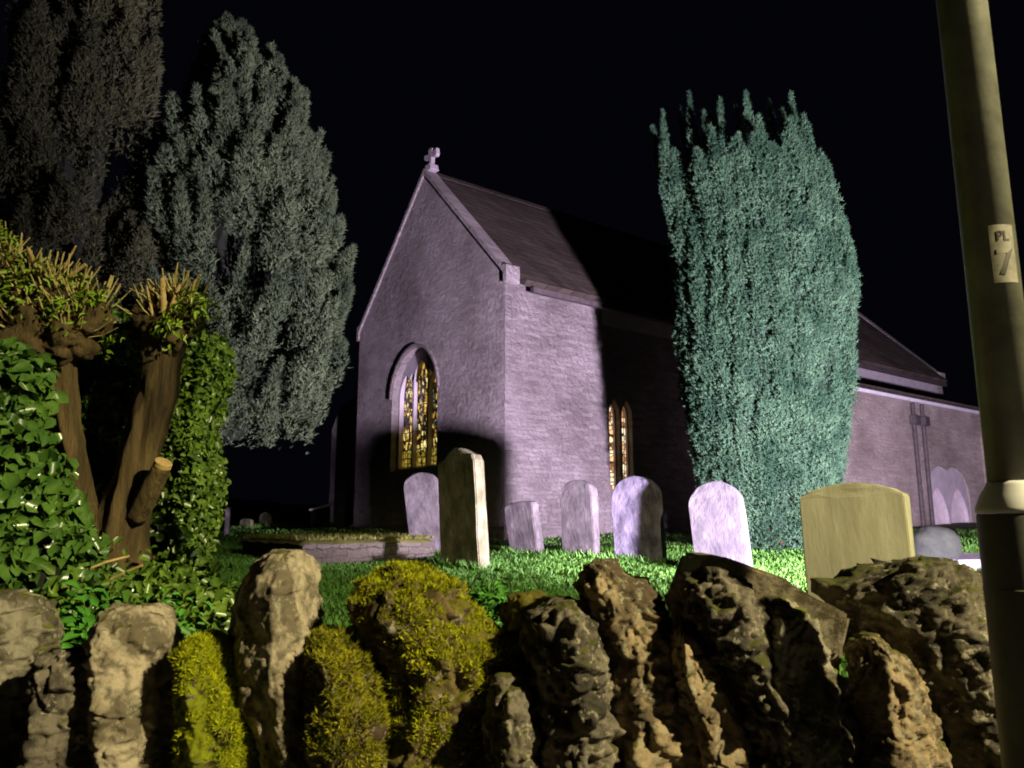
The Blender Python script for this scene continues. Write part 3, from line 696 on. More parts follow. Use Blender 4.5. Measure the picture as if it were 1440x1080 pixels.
# surface fuzz so that no gap shows the core
n = 14000; z = r.uniform(0, TOPZ - .4, n) ** 1.0; z[:5000] *= .3; th = r.uniform(0, 2 * np.pi, n); rr = np.interp(z, pz_, pr) * r.uniform(.70, .84, n)
PP.append(np.stack([np.interp(z, pz_, pc) + np.cos(th) * rr, np.sin(th) * rr, z], 1)); DD.append(unit(np.stack([np.cos(th), np.sin(th), np.full(n, 1.1)], 1)))
P = np.concatenate(PP); D = np.concatenate(DD)
keep = P[:, 1] < 1.2; P, D = P[keep], D[keep]
V, Fc = sprigs(P, D, .055, .020, 4, .62, 3)
obj_np("crown", V, Fc, M_yew, yew)
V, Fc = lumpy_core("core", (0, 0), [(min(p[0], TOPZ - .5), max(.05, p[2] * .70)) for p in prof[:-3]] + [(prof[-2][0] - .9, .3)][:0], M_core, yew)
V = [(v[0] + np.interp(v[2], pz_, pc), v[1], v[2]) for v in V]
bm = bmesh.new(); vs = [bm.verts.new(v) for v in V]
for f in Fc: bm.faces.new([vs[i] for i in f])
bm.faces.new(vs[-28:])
obj_bm("branches", bm, M_ycore, yew)  # dark solid in place of the shade inside the yew crown
bm = bmesh.new(); p_, r_ = resample([(0, 0, -.3), (0, 0, .5), (.05, 0, 2.0)], [.22, .18, .10], 12); add_tube(bm, p_, r_, 16, .3, 5, .06); obj_bm("trunk", bm, M_bark, yew, True)

# ---- big cypress on the left
def cypress(name, px_axis, Y, rows, z_low, m, label, n_pl, seed, up=.75, size=.080, wd=.026, per=400, spikes=()):
    """rows: (y_px, radius_px) silhouette half width measured right of the axis"""
    r = np.random.default_rng(seed)
    ax = at(px_axis, 700, Y).x; gz = ground_z(ax, Y)
    root = empty(name, (ax, Y, gz)); tag(root, label, "tree", "dark conifers behind the hedge")
    zz = np.array([at(px_axis, q[0], Y).z - gz for q in rows]); rd = np.array([q[-1] / 1097 * Y for q in rows]); oc = np.array([at(q[1] if len(q) > 2 else px_axis, q[0], Y).x - at(px_axis, q[0], Y).x for q in rows])
    PP = []; DD = []
    for i in range(n_pl):
        z = r.uniform(zz[0], zz[-1]) if i % 5 else r.uniform(zz[-1] * .6, zz[-1]); th = (i * 2.399963 * 1.0) % (2 * math.pi)
        if math.sin(th) > .6 and r.random() < .6: continue
        Rr = np.interp(z, zz, rd); f = r.uniform(.72, 1.04) if i % 4 else r.uniform(.3, .7)
        L = min(r.uniform(.8, 1.9), Rr * 1.2 + .4)
        tip = np.array([math.cos(th) * Rr * f + np.interp(z, zz, oc), math.sin(th) * Rr * f, z])
        out = np.array([math.cos(th), math.sin(th), 0]); base = tip - (out * (1 - up) + np.array([0, 0, up])) * L - out * .1
        P, D = spindle_points(base, tip, r.uniform(.10, .27), per, r, 1.0, .35); PP.append(P); DD.append(D)
    for (px, py, L, rad) in spikes:
        t = at(px, py, Y) - Vector((ax, Y, gz)); b = t + Vector((-.30 * L, .1, -.9 * L)); P, D = spindle_points(tuple(b), tuple(t), rad * .8, 500, r, 1.0, .5); PP.append(P); DD.append(D)
    P = np.concatenate(PP); D = np.concatenate(DD)
    kp = P[:, 2] > zz[0] - .15 + r.normal(0, .12, len(P)) + .25 * np.abs(np.sin(P[:, 0] * 4)); P, D = P[kp], D[kp]
    V, Fc = sprigs(P, D, size, wd, 3, .55, seed)
    obj_np("crown", V, Fc, m, root)
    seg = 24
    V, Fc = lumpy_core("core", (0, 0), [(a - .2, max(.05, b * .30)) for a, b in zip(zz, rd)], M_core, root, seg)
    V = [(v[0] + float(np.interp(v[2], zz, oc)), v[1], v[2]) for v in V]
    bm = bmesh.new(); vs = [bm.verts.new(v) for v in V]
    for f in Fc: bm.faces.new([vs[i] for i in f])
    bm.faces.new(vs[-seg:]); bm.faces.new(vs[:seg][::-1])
    obj_bm("branches", bm, M_core, root)  # dark solid in place of the shade inside the conifer crown
    bm = bmesh.new(); p_, r_ = resample([(0, 0, -.3), (.05, 0, 1.5), (0, 0, zz[0] + 1.0)], [.34, .27, .22], 14); add_tube(bm, p_, r_, 16, .3, 5, .06); obj_bm("trunk", bm, M_bark, root, True)
    return root
cypress("conifer", 262, 12.0, [(600, 285, 125), (565, 285, 165), (500, 280, 200), (430, 290, 200), (370, 300, 190), (300, 300, 172), (220, 308, 142), (150, 312, 108), (105, 305, 80), (60, 288, 48), (32, 275, 22)], 3, M_cyp,
        "big grey green conifer with feathery upswept sprays, between hedge and church gable", 520, 21, spikes=((300, 55, 1.2, .22), (345, 105, 1.2, .2), (392, 110, 1.3, .2), (430, 160, 1.1, .2), (440, 205, 1, .18), (462, 218, 1.1, .17), (470, 270, 1, .2), (497, 348, .8, .14), (492, 395, .8, .16), (480, 440, .8, .18)))
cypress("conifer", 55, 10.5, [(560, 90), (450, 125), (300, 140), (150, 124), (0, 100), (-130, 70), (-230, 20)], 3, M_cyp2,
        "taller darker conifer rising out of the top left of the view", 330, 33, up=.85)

# ------------------------------------------------------------------ broad leaves
def leaves(P, Nn, size, seed=1, aspect=.75, fold=.25, droop=.25):
    """folded six-vertex leaves; P centre, Nn facing direction"""
    r = np.random.default_rng(seed); n = len(P)
    Nn = unit(Nn + r.normal(0, .42, (n, 3)))
    up = unit(np.cross(Nn, r.normal(0, 1, (n, 3)))); side = np.cross(up, Nn)
    up = unit(up + np.array([0, 0, -.5])); up = unit(up - Nn * (up * Nn).sum(1, keepdims=True)); side = np.cross(up, Nn)
    S = size * r.uniform(.55, 1.35, (n, 1)); Wd = S * aspect * r.uniform(.8, 1.15, (n, 1))
    f = Nn * (Wd * fold)
    base = P - up * S * .5; tip = P + up * S * .5 - Nn * S * droop
    l1 = P - up * S * .22 - side * Wd * .5 + f; l2 = P + up * S * .15 - side * Wd * .42 + f
    r1 = P - up * S * .22 + side * Wd * .5 + f; r2 = P + up * S * .15 + side * Wd * .42 + f
    V = np.stack([base, l1, l2, tip, r2, r1], 1).reshape(-1, 3)
    i = np.arange(n)[:, None] * 6
    Fc = np.concatenate([i + np.array([[0, 1, 2, 3]]), i + np.array([[0, 3, 4, 5]])])
    return V, Fc
M_hedge = leafmat("hedge_leaves", (.045, .095, .012), (.15, .25, .03), rough=.32, spec=.5, scale=9)
M_ivy = leafmat("ivy_leaves", (.035, .095, .015), (.10, .20, .03), rough=.28, spec=.55, scale=7)
M_fresh = leafmat("fresh_leaves", (.14, .24, .015), (.26, .40, .03), rough=.45, spec=.4, scale=12)
M_fern = leafmat("herb_leaves", (.05, .18, .02), (.10, .32, .035), rough=.5, spec=.35, scale=8)

# trimmed hedge
hx1 = at(262, 700, 4.1).x
hz1 = at(262, 470, 4.1).z
hedge = empty("hedge", ((hx1 - 1.5), 4.3, ground_z(hx1, 4.3))); tag(hedge, "trimmed evergreen hedge with square cut corner behind the pollarded stump", "hedge")
r = np.random.default_rng(8); gz0 = ground_z(hx1, 4.3); Hh = hz1 - gz0
n = 21000; u = r.uniform(-1.7, 1.5, n); z = r.uniform(0, Hh, n)
bump = .07 * np.sin(u * 7 + z * 5) + .05 * np.sin(u * 13 - z * 11)
front = np.stack([u, -.22 - r.uniform(-.02, .10, n) + bump, z], 1); nf = np.tile([.15, -1, .25], (n, 1))
n2 = 5000; v = r.uniform(-.25, .22, n2); z2 = r.uniform(0, Hh, n2)
side = np.stack([1.5 + r.uniform(-.04, .04, n2) + .03 * np.sin(z2 * 9), v, z2], 1); ns = np.tile([1, -.2, .25], (n2, 1))
n3 = 5000; top = np.stack([r.uniform(-1.7, 1.5, n3), r.uniform(-.28, .25, n3), Hh + r.uniform(-.05, .07, n3)], 1); nt_ = np.tile([0, -.2, 1], (n3, 1))
P = np.concatenate([front, side, top]); Nn = np.concatenate([nf, ns, nt_]).astype(float)
V, Fc = leaves(P, Nn, .042, 4)
obj_np("foliage", V, Fc, M_hedge, hedge)
bm = bmesh.new(); box(bm, -1.8, 1.44, -.10, .2, -.3, Hh - .08); obj_bm("twigs", fix(bm), M_core, hedge)  # dark box painting the hedge's inner shade, no modelled twigs

# big leaved ivy bush at the left edge, nearer than the hedge
def blob_leaves(cs, n, size, m, parent, seed, aspect=.8, name="foliage"):
    r = np.random.default_rng(seed); PP = []; NN = []
    for (c, rad, k) in cs:
        kk = int(n * k); d = unit(r.normal(0, 1, (kk, 3))); d = d[d[:, 1] < .5]
        q = np.array(c) + d * np.array(rad) * r.uniform(.75, 1.08, (len(d), 1)); PP.append(q); NN.append(unit(d + np.array([.25, -.4, .3])))
    V, Fc = leaves(np.concatenate(PP), np.concatenate(NN), size, seed, aspect)
    return obj_np(name, V, Fc, m, parent)
q0 = at(20, 800, 3.1)
ivy = empty("ivy_bush", (q0.x, q0.y, ground_z(q0.x, q0.y))); tag(ivy, "glossy large leaved ivy bush at the left edge in front of the hedge", "bush")
def rel(px, py, Y, o): return tuple(at(px, py, Y) - Vector(o.location))
cs = [(rel(10, 560, 3.15, ivy), (.20, .18, .22), .7), (rel(-20, 690, 3.05, ivy), (.30, .22, .3), 1), (rel(50, 740, 3.1, ivy), (.17, .18, .2), .8), (rel(30, 820, 3.0, ivy), (.26, .2, .2), .8), (rel(90, 800, 3.15, ivy), (.15, .15, .2), .5), (rel(120, 850, 3.0, ivy), (.2, .15, .1), .4), (rel(-60, 520, 3.3, ivy), (.25, .2, .25), .5)]
blob_leaves(cs, 900, .062, M_ivy, ivy, 14)
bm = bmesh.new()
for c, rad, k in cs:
    bm = bmesh.new(); bmesh.ops.create_icosphere(bm, subdivisions=3, radius=1, matrix=Matrix.Translation(c) @ Matrix.Diagonal((rad[0] * .72, rad[1] * .72, rad[2] * .72, 1))); obj_bm("twigs", bm, M_core, ivy)  # dark ellipsoids painting the shade behind the ivy leaves

# pollarded stump with two limbs
pb = at(165, 850, 3.55); poll = empty("pollarded_tree", (pb.x, 3.55, ground_z(pb.x, 3.55)))
tag(poll, "cut back pollarded tree with two bare limbs and sprouting knuckled heads, before the hedge", "tree")
def rp(px, py, Y=3.55): return rel(px, py, Y, poll)
M_pbark = mat("pollard_bark", (.035, .024, .010), (.19, .135, .055), scale=8, bump=1.0, bscale=34, bdist=.035, stretch=(1, 1, .13))
M_cutwood = mat("cut_wood", (.40, .27, .10), (.62, .46, .20), scale=25, bump=.4)
bm = bmesh.new()
p_, r_ = resample([rp(140, 950), rp(158, 850), rp(175, 740), rp(200, 620), rp(225, 520), rp(238, 450)], [.15, .125, .105, .085, .08, .10], 60); add_tube(bm, p_, r_, 48, .35, 9, .09)
tr1 = obj_bm("trunk", bm, M_pbark, poll, True); tag(tr1, label="thick right limb leaning to the right")
bm = bmesh.new()
p_, r_ = resample([rp(135, 920, 3.5), rp(125, 780, 3.5), rp(108, 650, 3.48), rp(88, 560, 3.45), rp(78, 470, 3.45), rp(60, 430, 3.45)], [.10, .07, .055, .055, .07, .10], 60); add_tube(bm, p_, r_, 44, .35, 10, .09)
obj_bm("trunk", bm, M_pbark, poll, True)
bm = bmesh.new()
p_, r_ = resample([rp(190, 730, 3.5), rp(212, 690, 3.44), rp(228, 655, 3.40)], [.042, .044, .040], 14); add_tube(bm, p_, r_, 24, .2, 12, .04)
st = obj_bm("stub", bm, M_pbark, poll, True)
bm = bmesh.new(); e = Vector(p_[-1]); dv = (Vector(p_[-1]) - Vector(p_[-3])).normalized(); add_tube(bm, [e, e + dv * .02, e + dv * .022], [.039, .038, .024], 20, .1, 15); obj_bm("cut_face", bm, M_cutwood, st)
# knuckled heads
def head(cs, seed):
    bm = bmesh.new(); rr = random.Random(seed)
    for c, rad in cs:
        ret = bmesh.ops.create_icosphere(bm, subdivisions=4, radius=rad, matrix=Matrix.Translation(c))
        for v in ret["verts"]:
            d = v.co - Vector(c); v.co = Vector(c) + d * (1 + .55 * frac(v.co, 4, 13))
    return obj_bm("knuckle", bm, M_pbark, poll, True)
hr = [(rp(238, 462, 3.5), .10), (rp(215, 450, 3.5), .08), (rp(262, 440, 3.5), .08), (rp(240, 430, 3.52), .08)]
hl = [(rp(60, 430, 3.4), .14), (rp(15, 400, 3.4), .14), (rp(100, 435, 3.4), .11), (rp(-25, 385, 3.4), .14), (rp(130, 450, 3.4), .08), (rp(45, 470, 3.38), .13), (rp(95, 475, 3.38), .10)]
head(hr, 1); head(hl, 2)
def shoots(cs, n, seed, lo_=.05, hi_=.14):
    rr = random.Random(seed); bm = bmesh.new(); tips = []
    for i in range(n):
        c, rad = rr.choice(cs); d = Vector((rr.gauss(0, .8), rr.gauss(-.35, .6), abs(rr.gauss(.8, .5)))).normalized()
        b = Vector(c) + d * rad * .8; L = rr.uniform(lo_, hi_); k = b + d * L * .5 + Vector((0, 0, .01)); d2 = (d + Vector((rr.gauss(0, .25), rr.gauss(0, .2), .5))).normalized(); t = k + d2 * L * .6
        ra = rr.uniform(.0018, .005); add_tube(bm, [b, k, t], [ra * 1.3, ra, ra * .85], 7); tips.append(t)
    obj_bm("shoot", bm, mat("shoot_bark", (.34, .28, .09), (.62, .54, .22), scale=30), poll)["kind"] = "stuff"
    return tips
t1 = shoots(hr, 110, 3, .05, .13); t2 = shoots(hl, 330, 4, .05, .15)
bm = bmesh.new()
for b, t, ra in ((rp(231, 440, 3.40), rp(228, 392, 3.38), .013), (rp(238, 440, 3.40), rp(253, 400, 3.38), .009), (rp(215, 445, 3.42), rp(206, 402, 3.4), .006), (rp(75, 405, 3.35), rp(107, 345, 3.33), .005), (rp(85, 398, 3.35), rp(120, 372, 3.33), .009), (rp(60, 395, 3.3), rp(40, 350, 3.3), .009)):
    m_ = [(b[i] + t[i]) / 2 for i in range(3)]; bm = bmesh.new(); add_tube(bm, [b, m_, t], [ra * 1.2, ra, ra * .9], 10, .2, 30); tag(obj_bm("cut_shoot", bm, M_cutwood, poll), label="pale cut shoot sticking up")
def rosettes(cs, n, size, seed, name):
    r = np.random.default_rng(seed); PP = []; NN = []
    for c, rad in cs:
        k = n; d = unit(r.normal(0, 1, (k, 3)) + np.array([0, -.6, .5])); PP.append(np.array(c) + d * rad * r.uniform(.7, 1.15, (k, 1))); NN.append(d + np.array([0, -.3, .6]))
    V, Fc = leaves(np.concatenate(PP), np.concatenate(NN), size, seed, .42, .2, .35)
    return obj_np(name, V, Fc, M_fresh, poll)
rosettes([(rp(272, 432, 3.42), .085), (rp(285, 440, 3.42), .075), (rp(250, 455, 3.4), .08), (rp(238, 470, 3.38), .07), (rp(5, 345, 3.3), .07), (rp(-5, 330, 3.3), .07), (rp(110, 405, 3.33), .06), (rp(120, 425, 3.33), .06), (rp(80, 430, 3.3), .05), (rp(165, 490, 3.55), .08), (rp(60, 400, 3.28), .10), (rp(30, 420, 3.26), .10), (rp(20, 380, 3.28), .09), (rp(90, 450, 3.3), .09), (rp(140, 430, 3.35), .08), (rp(-20, 360, 3.28), .09)], 52, .034, 6, "foliage")

# ivy and shade leaves between the limbs
iv2 = empty("climbing_ivy", (at(160, 850, 3.8).x, 3.85, ground_z(-1.9, 3.85))); tag(iv2, "glossy dark ivy climbing between the two bare pollard limbs", "ivy")
cs2 = [(rel(165, 480, 3.8, iv2), (.16, .08, .14), .6), (rel(160, 560, 3.8, iv2), (.14, .08, .2), .8), (rel(100, 540, 3.85, iv2), (.2, .08, .2), .5), (rel(210, 760, 3.7, iv2), (.2, .08, .15), .4), (rel(150, 660, 3.9, iv2), (.16, .05, .15), .15)]
blob_leaves(cs2, 520, .058, M_ivy, iv2, 15)
bm = bmesh.new()
bm.free()
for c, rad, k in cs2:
    bm = bmesh.new(); bmesh.ops.create_icosphere(bm, subdivisions=3, radius=1, matrix=Matrix.Translation(c) @ Matrix.Diagonal((rad[0] * .5, rad[1] * .5, rad[2] * .5, 1))); obj_bm("twigs", bm, M_core, iv2)  # dark ellipsoids painting the shade within the climbing ivy

# undergrowth along the foot of the hedge, herbs behind the wall
r = np.random.default_rng(9)
PP = []; NN = []
for (px, py, Y, sx, sz, k) in ((120, 870, 2.95, .32, .10, 420), (250, 860, 3.1, .22, .12, 420), (200, 830, 3.25, .25, .10, 350), (300, 850, 3.5, .2, .06, 200), (60, 850, 2.9, .2, .08, 250), (230, 900, 2.75, .2, .08, 300), (330, 880, 2.9, .10, .06, 90)):
    c = np.array(at(px, py, Y)); q = c + r.normal(0, 1, (k, 3)) * np.array([sx * .55, .10, sz * .6]); PP.append(q); NN.append(np.tile([.1, -.6, .8], (k, 1)))
V, Fc = leaves(np.concatenate(PP), np.concatenate(NN), .05, 10, .6)
o = obj_np("undergrowth", V, Fc, M_hedge); tag(o, "low leafy undergrowth at the foot of the hedge", "undergrowth", kind="stuff")
def herb(px, py, Y, w, h, n, size, label, seed):
    r = np.random.default_rng(seed); c = at(px, py, Y); gz = ground_z(c.x, Y); root = empty("herb_plant", (c.x, Y, gz)); tag(root, label, "plant")
    hgt = c.z - gz
    q = np.array([0, 0, hgt]) + r.normal(0, 1, (n, 3)) * np.array([w * .45, w * .35, h * .45]); V, Fc = leaves(q, np.tile([.1, -.5, .9], (n, 1)), size, seed, .5)
    obj_np("foliage", V, Fc, M_fern, root)
    bm = bmesh.new()
    for i in range(9):
        a = q[i * 5]; add_tube(bm, [(a[0] * .2, a[1] * .2, -.03), (a[0] * .6, a[1] * .6, hgt * .6), tuple(a)], [.004, .003, .002], 6)
    obj_bm("stem", bm, M_fern, root)
herb(105, 885, 2.55, .18, .12, 190, .055, "broad leaved green herb behind the left end of the wall", 51)
herb(690, 862, 2.7, .16, .11, 420, .030, "fine leaved green herb growing behind the mossy wall stones", 52)
herb(500, 905, 2.6, .08, .07, 130, .025, "small herb peeping between two mossy coping stones", 53)
herb(235, 880, 2.6, .12, .10, 150, .035, "small leafy herb between the left coping stones and hedge", 54)
# fallen twigs below the pollard
bm = bmesh.new(); add_tube(bm, [at(95, 812, 3.0), at(150, 790, 3.05), at(182, 782, 3.1)], [.004, .005, .006], 7, .2, 30); add_tube(bm, [at(108, 840, 3.0), at(160, 812, 3.0), at(200, 795, 3.0)], [.006, .006, .005], 7, .2, 30)
o = obj_bm("fallen_twigs", bm, M_cutwood); tag(o, "two thin pale twigs caught in the undergrowth below the pollard", "twigs")

# ------------------------------------------------------------------ grass
def grass():
    r = np.random.default_rng(77)
    Ys = []; Xs = []
    for y0, y1, n in ((2.6, 4.5, 16000), (4.5, 7, 24000), (7, 10, 46000), (10, 13, 36000), (13, 19, 22000)):
        y = r.uniform(y0, y1, n); x = r.uniform(-.78, .78, n) * y; Ys.append(y); Xs.append(x)
    x = np.concatenate(Xs); y = np.concatenate(Ys)
    lx = (x + .14) * math.cos(CH_A) + (y - 15) * math.sin(CH_A); ly = -(x + .14) * math.sin(CH_A) + (y - 15) * math.cos(CH_A)
    keep = ~((lx > -.05) & (ly > -2.0 * (lx > 7)) & (ly < 6.5))
    tx = (x - T0.x) * math.cos(CH_A) + (y - T0.y) * math.sin(CH_A); ty = -(x - T0.x) * math.sin(CH_A) + (y - T0.y) * math.cos(CH_A)
    keep &= ~((tx > 0) & (tx < 1.85) & (ty > 0) & (ty < 2.2))
    x, y = x[keep], y[keep]; base_n = len(x)
    for o_ in [q for q in bpy.data.objects if q.name.startswith("gravestone")]:
        k = 420; c_, s_ = math.cos(o_.rotation_euler.z), math.sin(o_.rotation_euler.z)
        a = r.uniform(-.42, .42, k); b = r.choice([-1, 1], k) * r.uniform(.08, .17, k)
        x = np.concatenate([x, o_.location.x + a * c_ - b * s_]); y = np.concatenate([y, o_.location.y + a * s_ + b * c_])
    n = len(x)
    z = .72 + .033 * np.minimum(y, 26) + .02 * np.sin(x * 1.3 + y * .7) + .015 * np.sin(x * .6 - y * 1.1)
    tuft = .8 + .25 * np.sin(x * 3.1 + 2 * np.sin(y * 2)) * np.sin(y * 3.3 + x) + .4 * r.random(n)
    h = .042 * tuft * r.uniform(.6, 1.4, n) * np.where(np.arange(n) >= base_n, 2.1, 1.0); wd = .0035 + .0007 * y
    a = r.uniform(0, 2 * np.pi, n); lean = r.normal(0, .5, (n, 2)) * h[:, None]
    s = np.stack([np.cos(a), np.sin(a), np.zeros(n)], 1) * wd[:, None]
    B = np.stack([x, y, z - .006], 1); T = B + np.stack([lean[:, 0], lean[:, 1], h], 1)
    V = np.stack([B - s, B + s, T], 1).reshape(-1, 3)
    o = obj_np("grass", V, np.arange(n * 3).reshape(-1, 3), M_grass); tag(o, "short churchyard grass around the headstones", "grass", kind="stuff")
grass()
# turf blades on the tomb (part of it)
r = np.random.default_rng(3); n = 5000
P = np.stack([r.uniform(-.03, 1.88, n), r.uniform(-.03, 2.2, n), np.full(n, .31)], 1); V, Fc = sprigs(P, np.tile([0, 0, 1.0], (n, 1)), .06, .014, 1, .5, 2)
o = obj_np("turf_blades", V, Fc, M_turf, tomb); o["kind"] = "stuff"

# ------------------------------------------------------------------ dry stone wall with upright coping stones
WY = 2.12
wall = empty("dry_stone_wall", (0, WY, .12)); tag(wall, "roadside dry stone wall crowned with mossy upright coping stones", "wall")
M_rock = rockmat("rock_grey", (.09, .08, .055), (.30, .27, .20), (.15, .16, .03), .42)
M_rock_br = rockmat("rock_brown", (.10, .075, .045), (.34, .26, .15), (.13, .13, .03), .34)
M_rock_dk = rockmat("rock_dark", (.05, .044, .034), (.18, .155, .115), (.11, .11, .03), .38, lichen=(.30, .27, .19))
M_rock_tan = rockmat("rock_tan", (.15, .125, .08), (.46, .39, .27), (.15, .14, .04), .24)
M_rock_moss = rockmat("rock_mossy", (.07, .06, .03), (.16, .12, .05), (.26, .30, .012), .80)
M_rock_moss2 = rockmat("rock_olive_moss", (.07, .05, .03), (.16, .12, .05), (.17, .155, .02), .66)
M_mossfuzz = leafmat("moss_bright", (.22, .25, .006), (.46, .48, .010), rough=.8, spec=.1, scale=14)
M_mossfuzz2 = leafmat("moss_golden", (.12, .13, .010), (.38, .36, .020), rough=.8, spec=.1, scale=14)
# body of the wall: courses of flat stones, mostly below the frame
bm = bmesh.new(); rr = random.Random(5); z = 0.0
while z < .70:
    h = rr.uniform(.07, .12); x = -2.6
    while x < 3.4:
        w_ = rr.uniform(.16, .42)
        ret = bmesh.ops.create_cube(bm, size=1, matrix=Matrix.Translation((x + w_ / 2, rr.uniform(-.01, .03), z + h / 2)) @ Matrix.Diagonal((w_ - .012, .42, h - .01, 1)))
        x += w_
    z += h
ztop_body = z
bmesh.ops.bevel(bm, geom=bm.edges[:], offset=.01, segments=2, affect='EDGES')
obj_bm("wall_body", bm, M_rock, wall)
bm = bmesh.new(); box(bm, -2.6, 3.4, .05, .27, .60, 1.02); obj_bm("wall_core", bm, M_core, wall)  # black fill painting the shade in gaps between coping stones

def rock(rows, m, Y=2.12, dep=.30, ridge=.5, p=2.6, amp=.02, ns=7.0, seg=132, nr=150, label=None, lump=0.0, seed=None, flat=0.0, extend=True, tilt=0.0):
    k = 0.62 if p < 2.2 else .3
    fx = (ridge - .5) * 2
    rs = random.Random(len(bpy.data.objects) * 7 + 3)
    sec = [(1, -.15 + rs.uniform(-.2, .2)), (.92, .75), (.3, 1.0), (-.6, .95), (-1, .3 + rs.uniform(-.3, .2)), ((-1 + fx) / 2 - .08, -.55 - (.3 - k * .3)), (fx, -1), ((1 + fx) / 2 + .12, -.72)]
    sl = [math.dist(sec[i], sec[(i + 1) % 8]) for i in range(8)]; tot = sum(sl); S = []
    for q in range(seg):
        d = q / seg * tot; i = 0
        while d > sl[i]: d -= sl[i]; i += 1
        u = d / sl[i]; a_, b_2 = sec[i], sec[(i + 1) % 8]; S.append((a_[0] + (b_2[0] - a_[0]) * u, a_[1] + (b_2[1] - a_[1]) * u))
    for _ in range(2): S = [((S[i - 1][0] + 2 * S[i][0] + S[(i + 1) % seg][0]) / 4, (S[i - 1][1] + 2 * S[i][1] + S[(i + 1) % seg][1]) / 4) for i in range(seg)]
    """loft a coping stone through measured rows (y, xl, xr)"""
    sd = seed if seed is not None else random.random() * 90
    rows = sorted(rows)
    ys_ = np.array([q[0] for q in rows], float); xl = np.array([q[1] for q in rows], float); xr = np.array([q[2] for q in rows], float)
    y0, y1 = ys_[0] - 2, (1130 if extend else ys_[-1])
    tt = np.linspace(0, 1, nr); yy = y0 + (y1 - y0) * tt
    L = np.interp(yy, ys_, xl); Rr = np.interp(yy, ys_, xr)
    for _ in range(3):
        L[1:-1] = (L[:-2] + 2 * L[1:-1] + L[2:]) / 4; Rr[1:-1] = (Rr[:-2] + 2 * Rr[1:-1] + Rr[2:]) / 4
    V = []; seg_t = [2 * math.pi * k / seg for k in range(seg)]
    for i in range(nr):
        a = at(L[i], yy[i], Y); b = at(Rr[i], yy[i], Y)
        cx = (a.x + b.x) / 2; hx = (b.x - a.x) / 2; z = a.z
        e = min(1.0, (tt[i] / .16)); cap = math.sqrt(max(0.0, 1 - (1 - e) ** 2)) if e < 1 else 1
        cap = max(cap, .02)
        for ex, ey in S:
            xx = hx * (cap ** .35) * ex
            yv = dep / 2 * cap * ey + tilt * (1.3 - z)
            q = Vector((cx + xx, Y + yv, z))
            nvec = Vector((ex, ey, .5 if i < nr * .15 else 0)).normalized()
            s0 = Vector((q.x + sd, q.y + sd * .3, q.z))
            d = amp * frac(s0, 5, ns) + amp * .6 * frac(s0, 4, ns * 3) + amp * .9 * (.35 - abs(noise.noise(s0 * ns * 2.6 + Vector((9, 2, 5)))))
            lm = max(lump, .008); msk = .4 + max(0, min(1.2, 1.3 * frac(s0, 3, 4) + .5))
            d += lm * msk * (1.5 * abs(noise.noise(s0 * 21)) + .8 * abs(noise.noise(s0 * 43 + Vector((3, 1, 7)))) - .35)
            vd = noise.voronoi(s0 * 8.5)[0]; d -= amp * .42 * max(0.0, 1 - (vd[1] - vd[0]) * 9)
            vd = noise.voronoi(s0 * 20)[0]; d -= .0035 * max(0.0, 1 - (vd[1] - vd[0]) * 4); d += .25 * amp * vd[0]
            if flat: d = round(d / flat) * flat * .6 + d * .4
            q += nvec * d; V.append(q - Vector(wall.location))
    Fc = [(i * seg + k, i * seg + (k + 1) % seg, (i + 1) * seg + (k + 1) % seg, (i + 1) * seg + k) for i in range(nr - 1) for k in range(seg)]
    bm = bmesh.new(); vs = [bm.verts.new(v) for v in V]
    for f in Fc: bm.faces.new([vs[i] for i in f[::-1]])
    bm.faces.new(vs[:seg]); bm.faces.new(vs[-seg:][::-1]); fix(bm)
    o = obj_bm("coping_stone", bm, m, wall, True)
    if label: tag(o, label=label)
    return o
def moss(o, m, n, length, wd, thr, seed, upb=.35):
    """fuzz of moss shoots on the stone's upper and right faces"""
    me = o.data; k = len(me.polygons); r = np.random.default_rng(seed)
    c = np.empty(k * 3, dtype=np.float32); me.polygons.foreach_get("center", c); c = c.reshape(-1, 3)
    nn = np.empty(k * 3, dtype=np.float32); me.polygons.foreach_get("normal", nn); nn = nn.reshape(-1, 3)
    ar = np.empty(k, dtype=np.float32); me.polygons.foreach_get("area", ar)
    nz_ = np.array([frac(tuple(x), 3, 9.0) for x in c[::1]])
    wgt = ar * ((nz_ + upb * nn[:, 2] + .12 * nn[:, 0]) > thr) * (nn[:, 1] < .6)
    if wgt.sum() <= 0: return
    i = r.choice(k, n, p=wgt / wgt.sum())
    P = c[i] + r.normal(0, .004, (n, 3)) * 1.0; D = nn[i] + np.array([0, 0, .35])
    V, Fc = sprigs(P - D * .002, D, length, wd, 2, .5, seed)
    mo = obj_np("moss", V, Fc, m, o); mo["kind"] = "stuff"
rock([(835, -30, 45), (870, -42, 58), (960, -48, 52), (1080, -48, 50)], M_rock, dep=.30, amp=.022, label="squat olive mossy coping stone at the left edge", lump=.012)
rock([(914, 88, 128), (935, 64, 142), (1000, 60, 150), (1080, 54, 152)], M_rock_dk, Y=2.0, ridge=.35, dep=.26, amp=.022, lump=.018, p=3.2)
rock([(850, 172, 212), (880, 150, 228), (930, 143, 240), (1000, 150, 252), (1080, 152, 264)], M_rock_tan, Y=2.06, ridge=.38, dep=.34, amp=.022, p=1.9, label="tan coping stone with a pointed rough top", lump=.012)
o = rock([(895, 275, 305), (918, 258, 320), (960, 252, 340), (1010, 255, 358), (1080, 258, 368)], M_rock_moss, Y=2.03, dep=.3, amp=.014, label="low coping stone thickly covered in yellow green moss"); moss(o, M_mossfuzz, 15000, .013, .0035, -.15, 1)
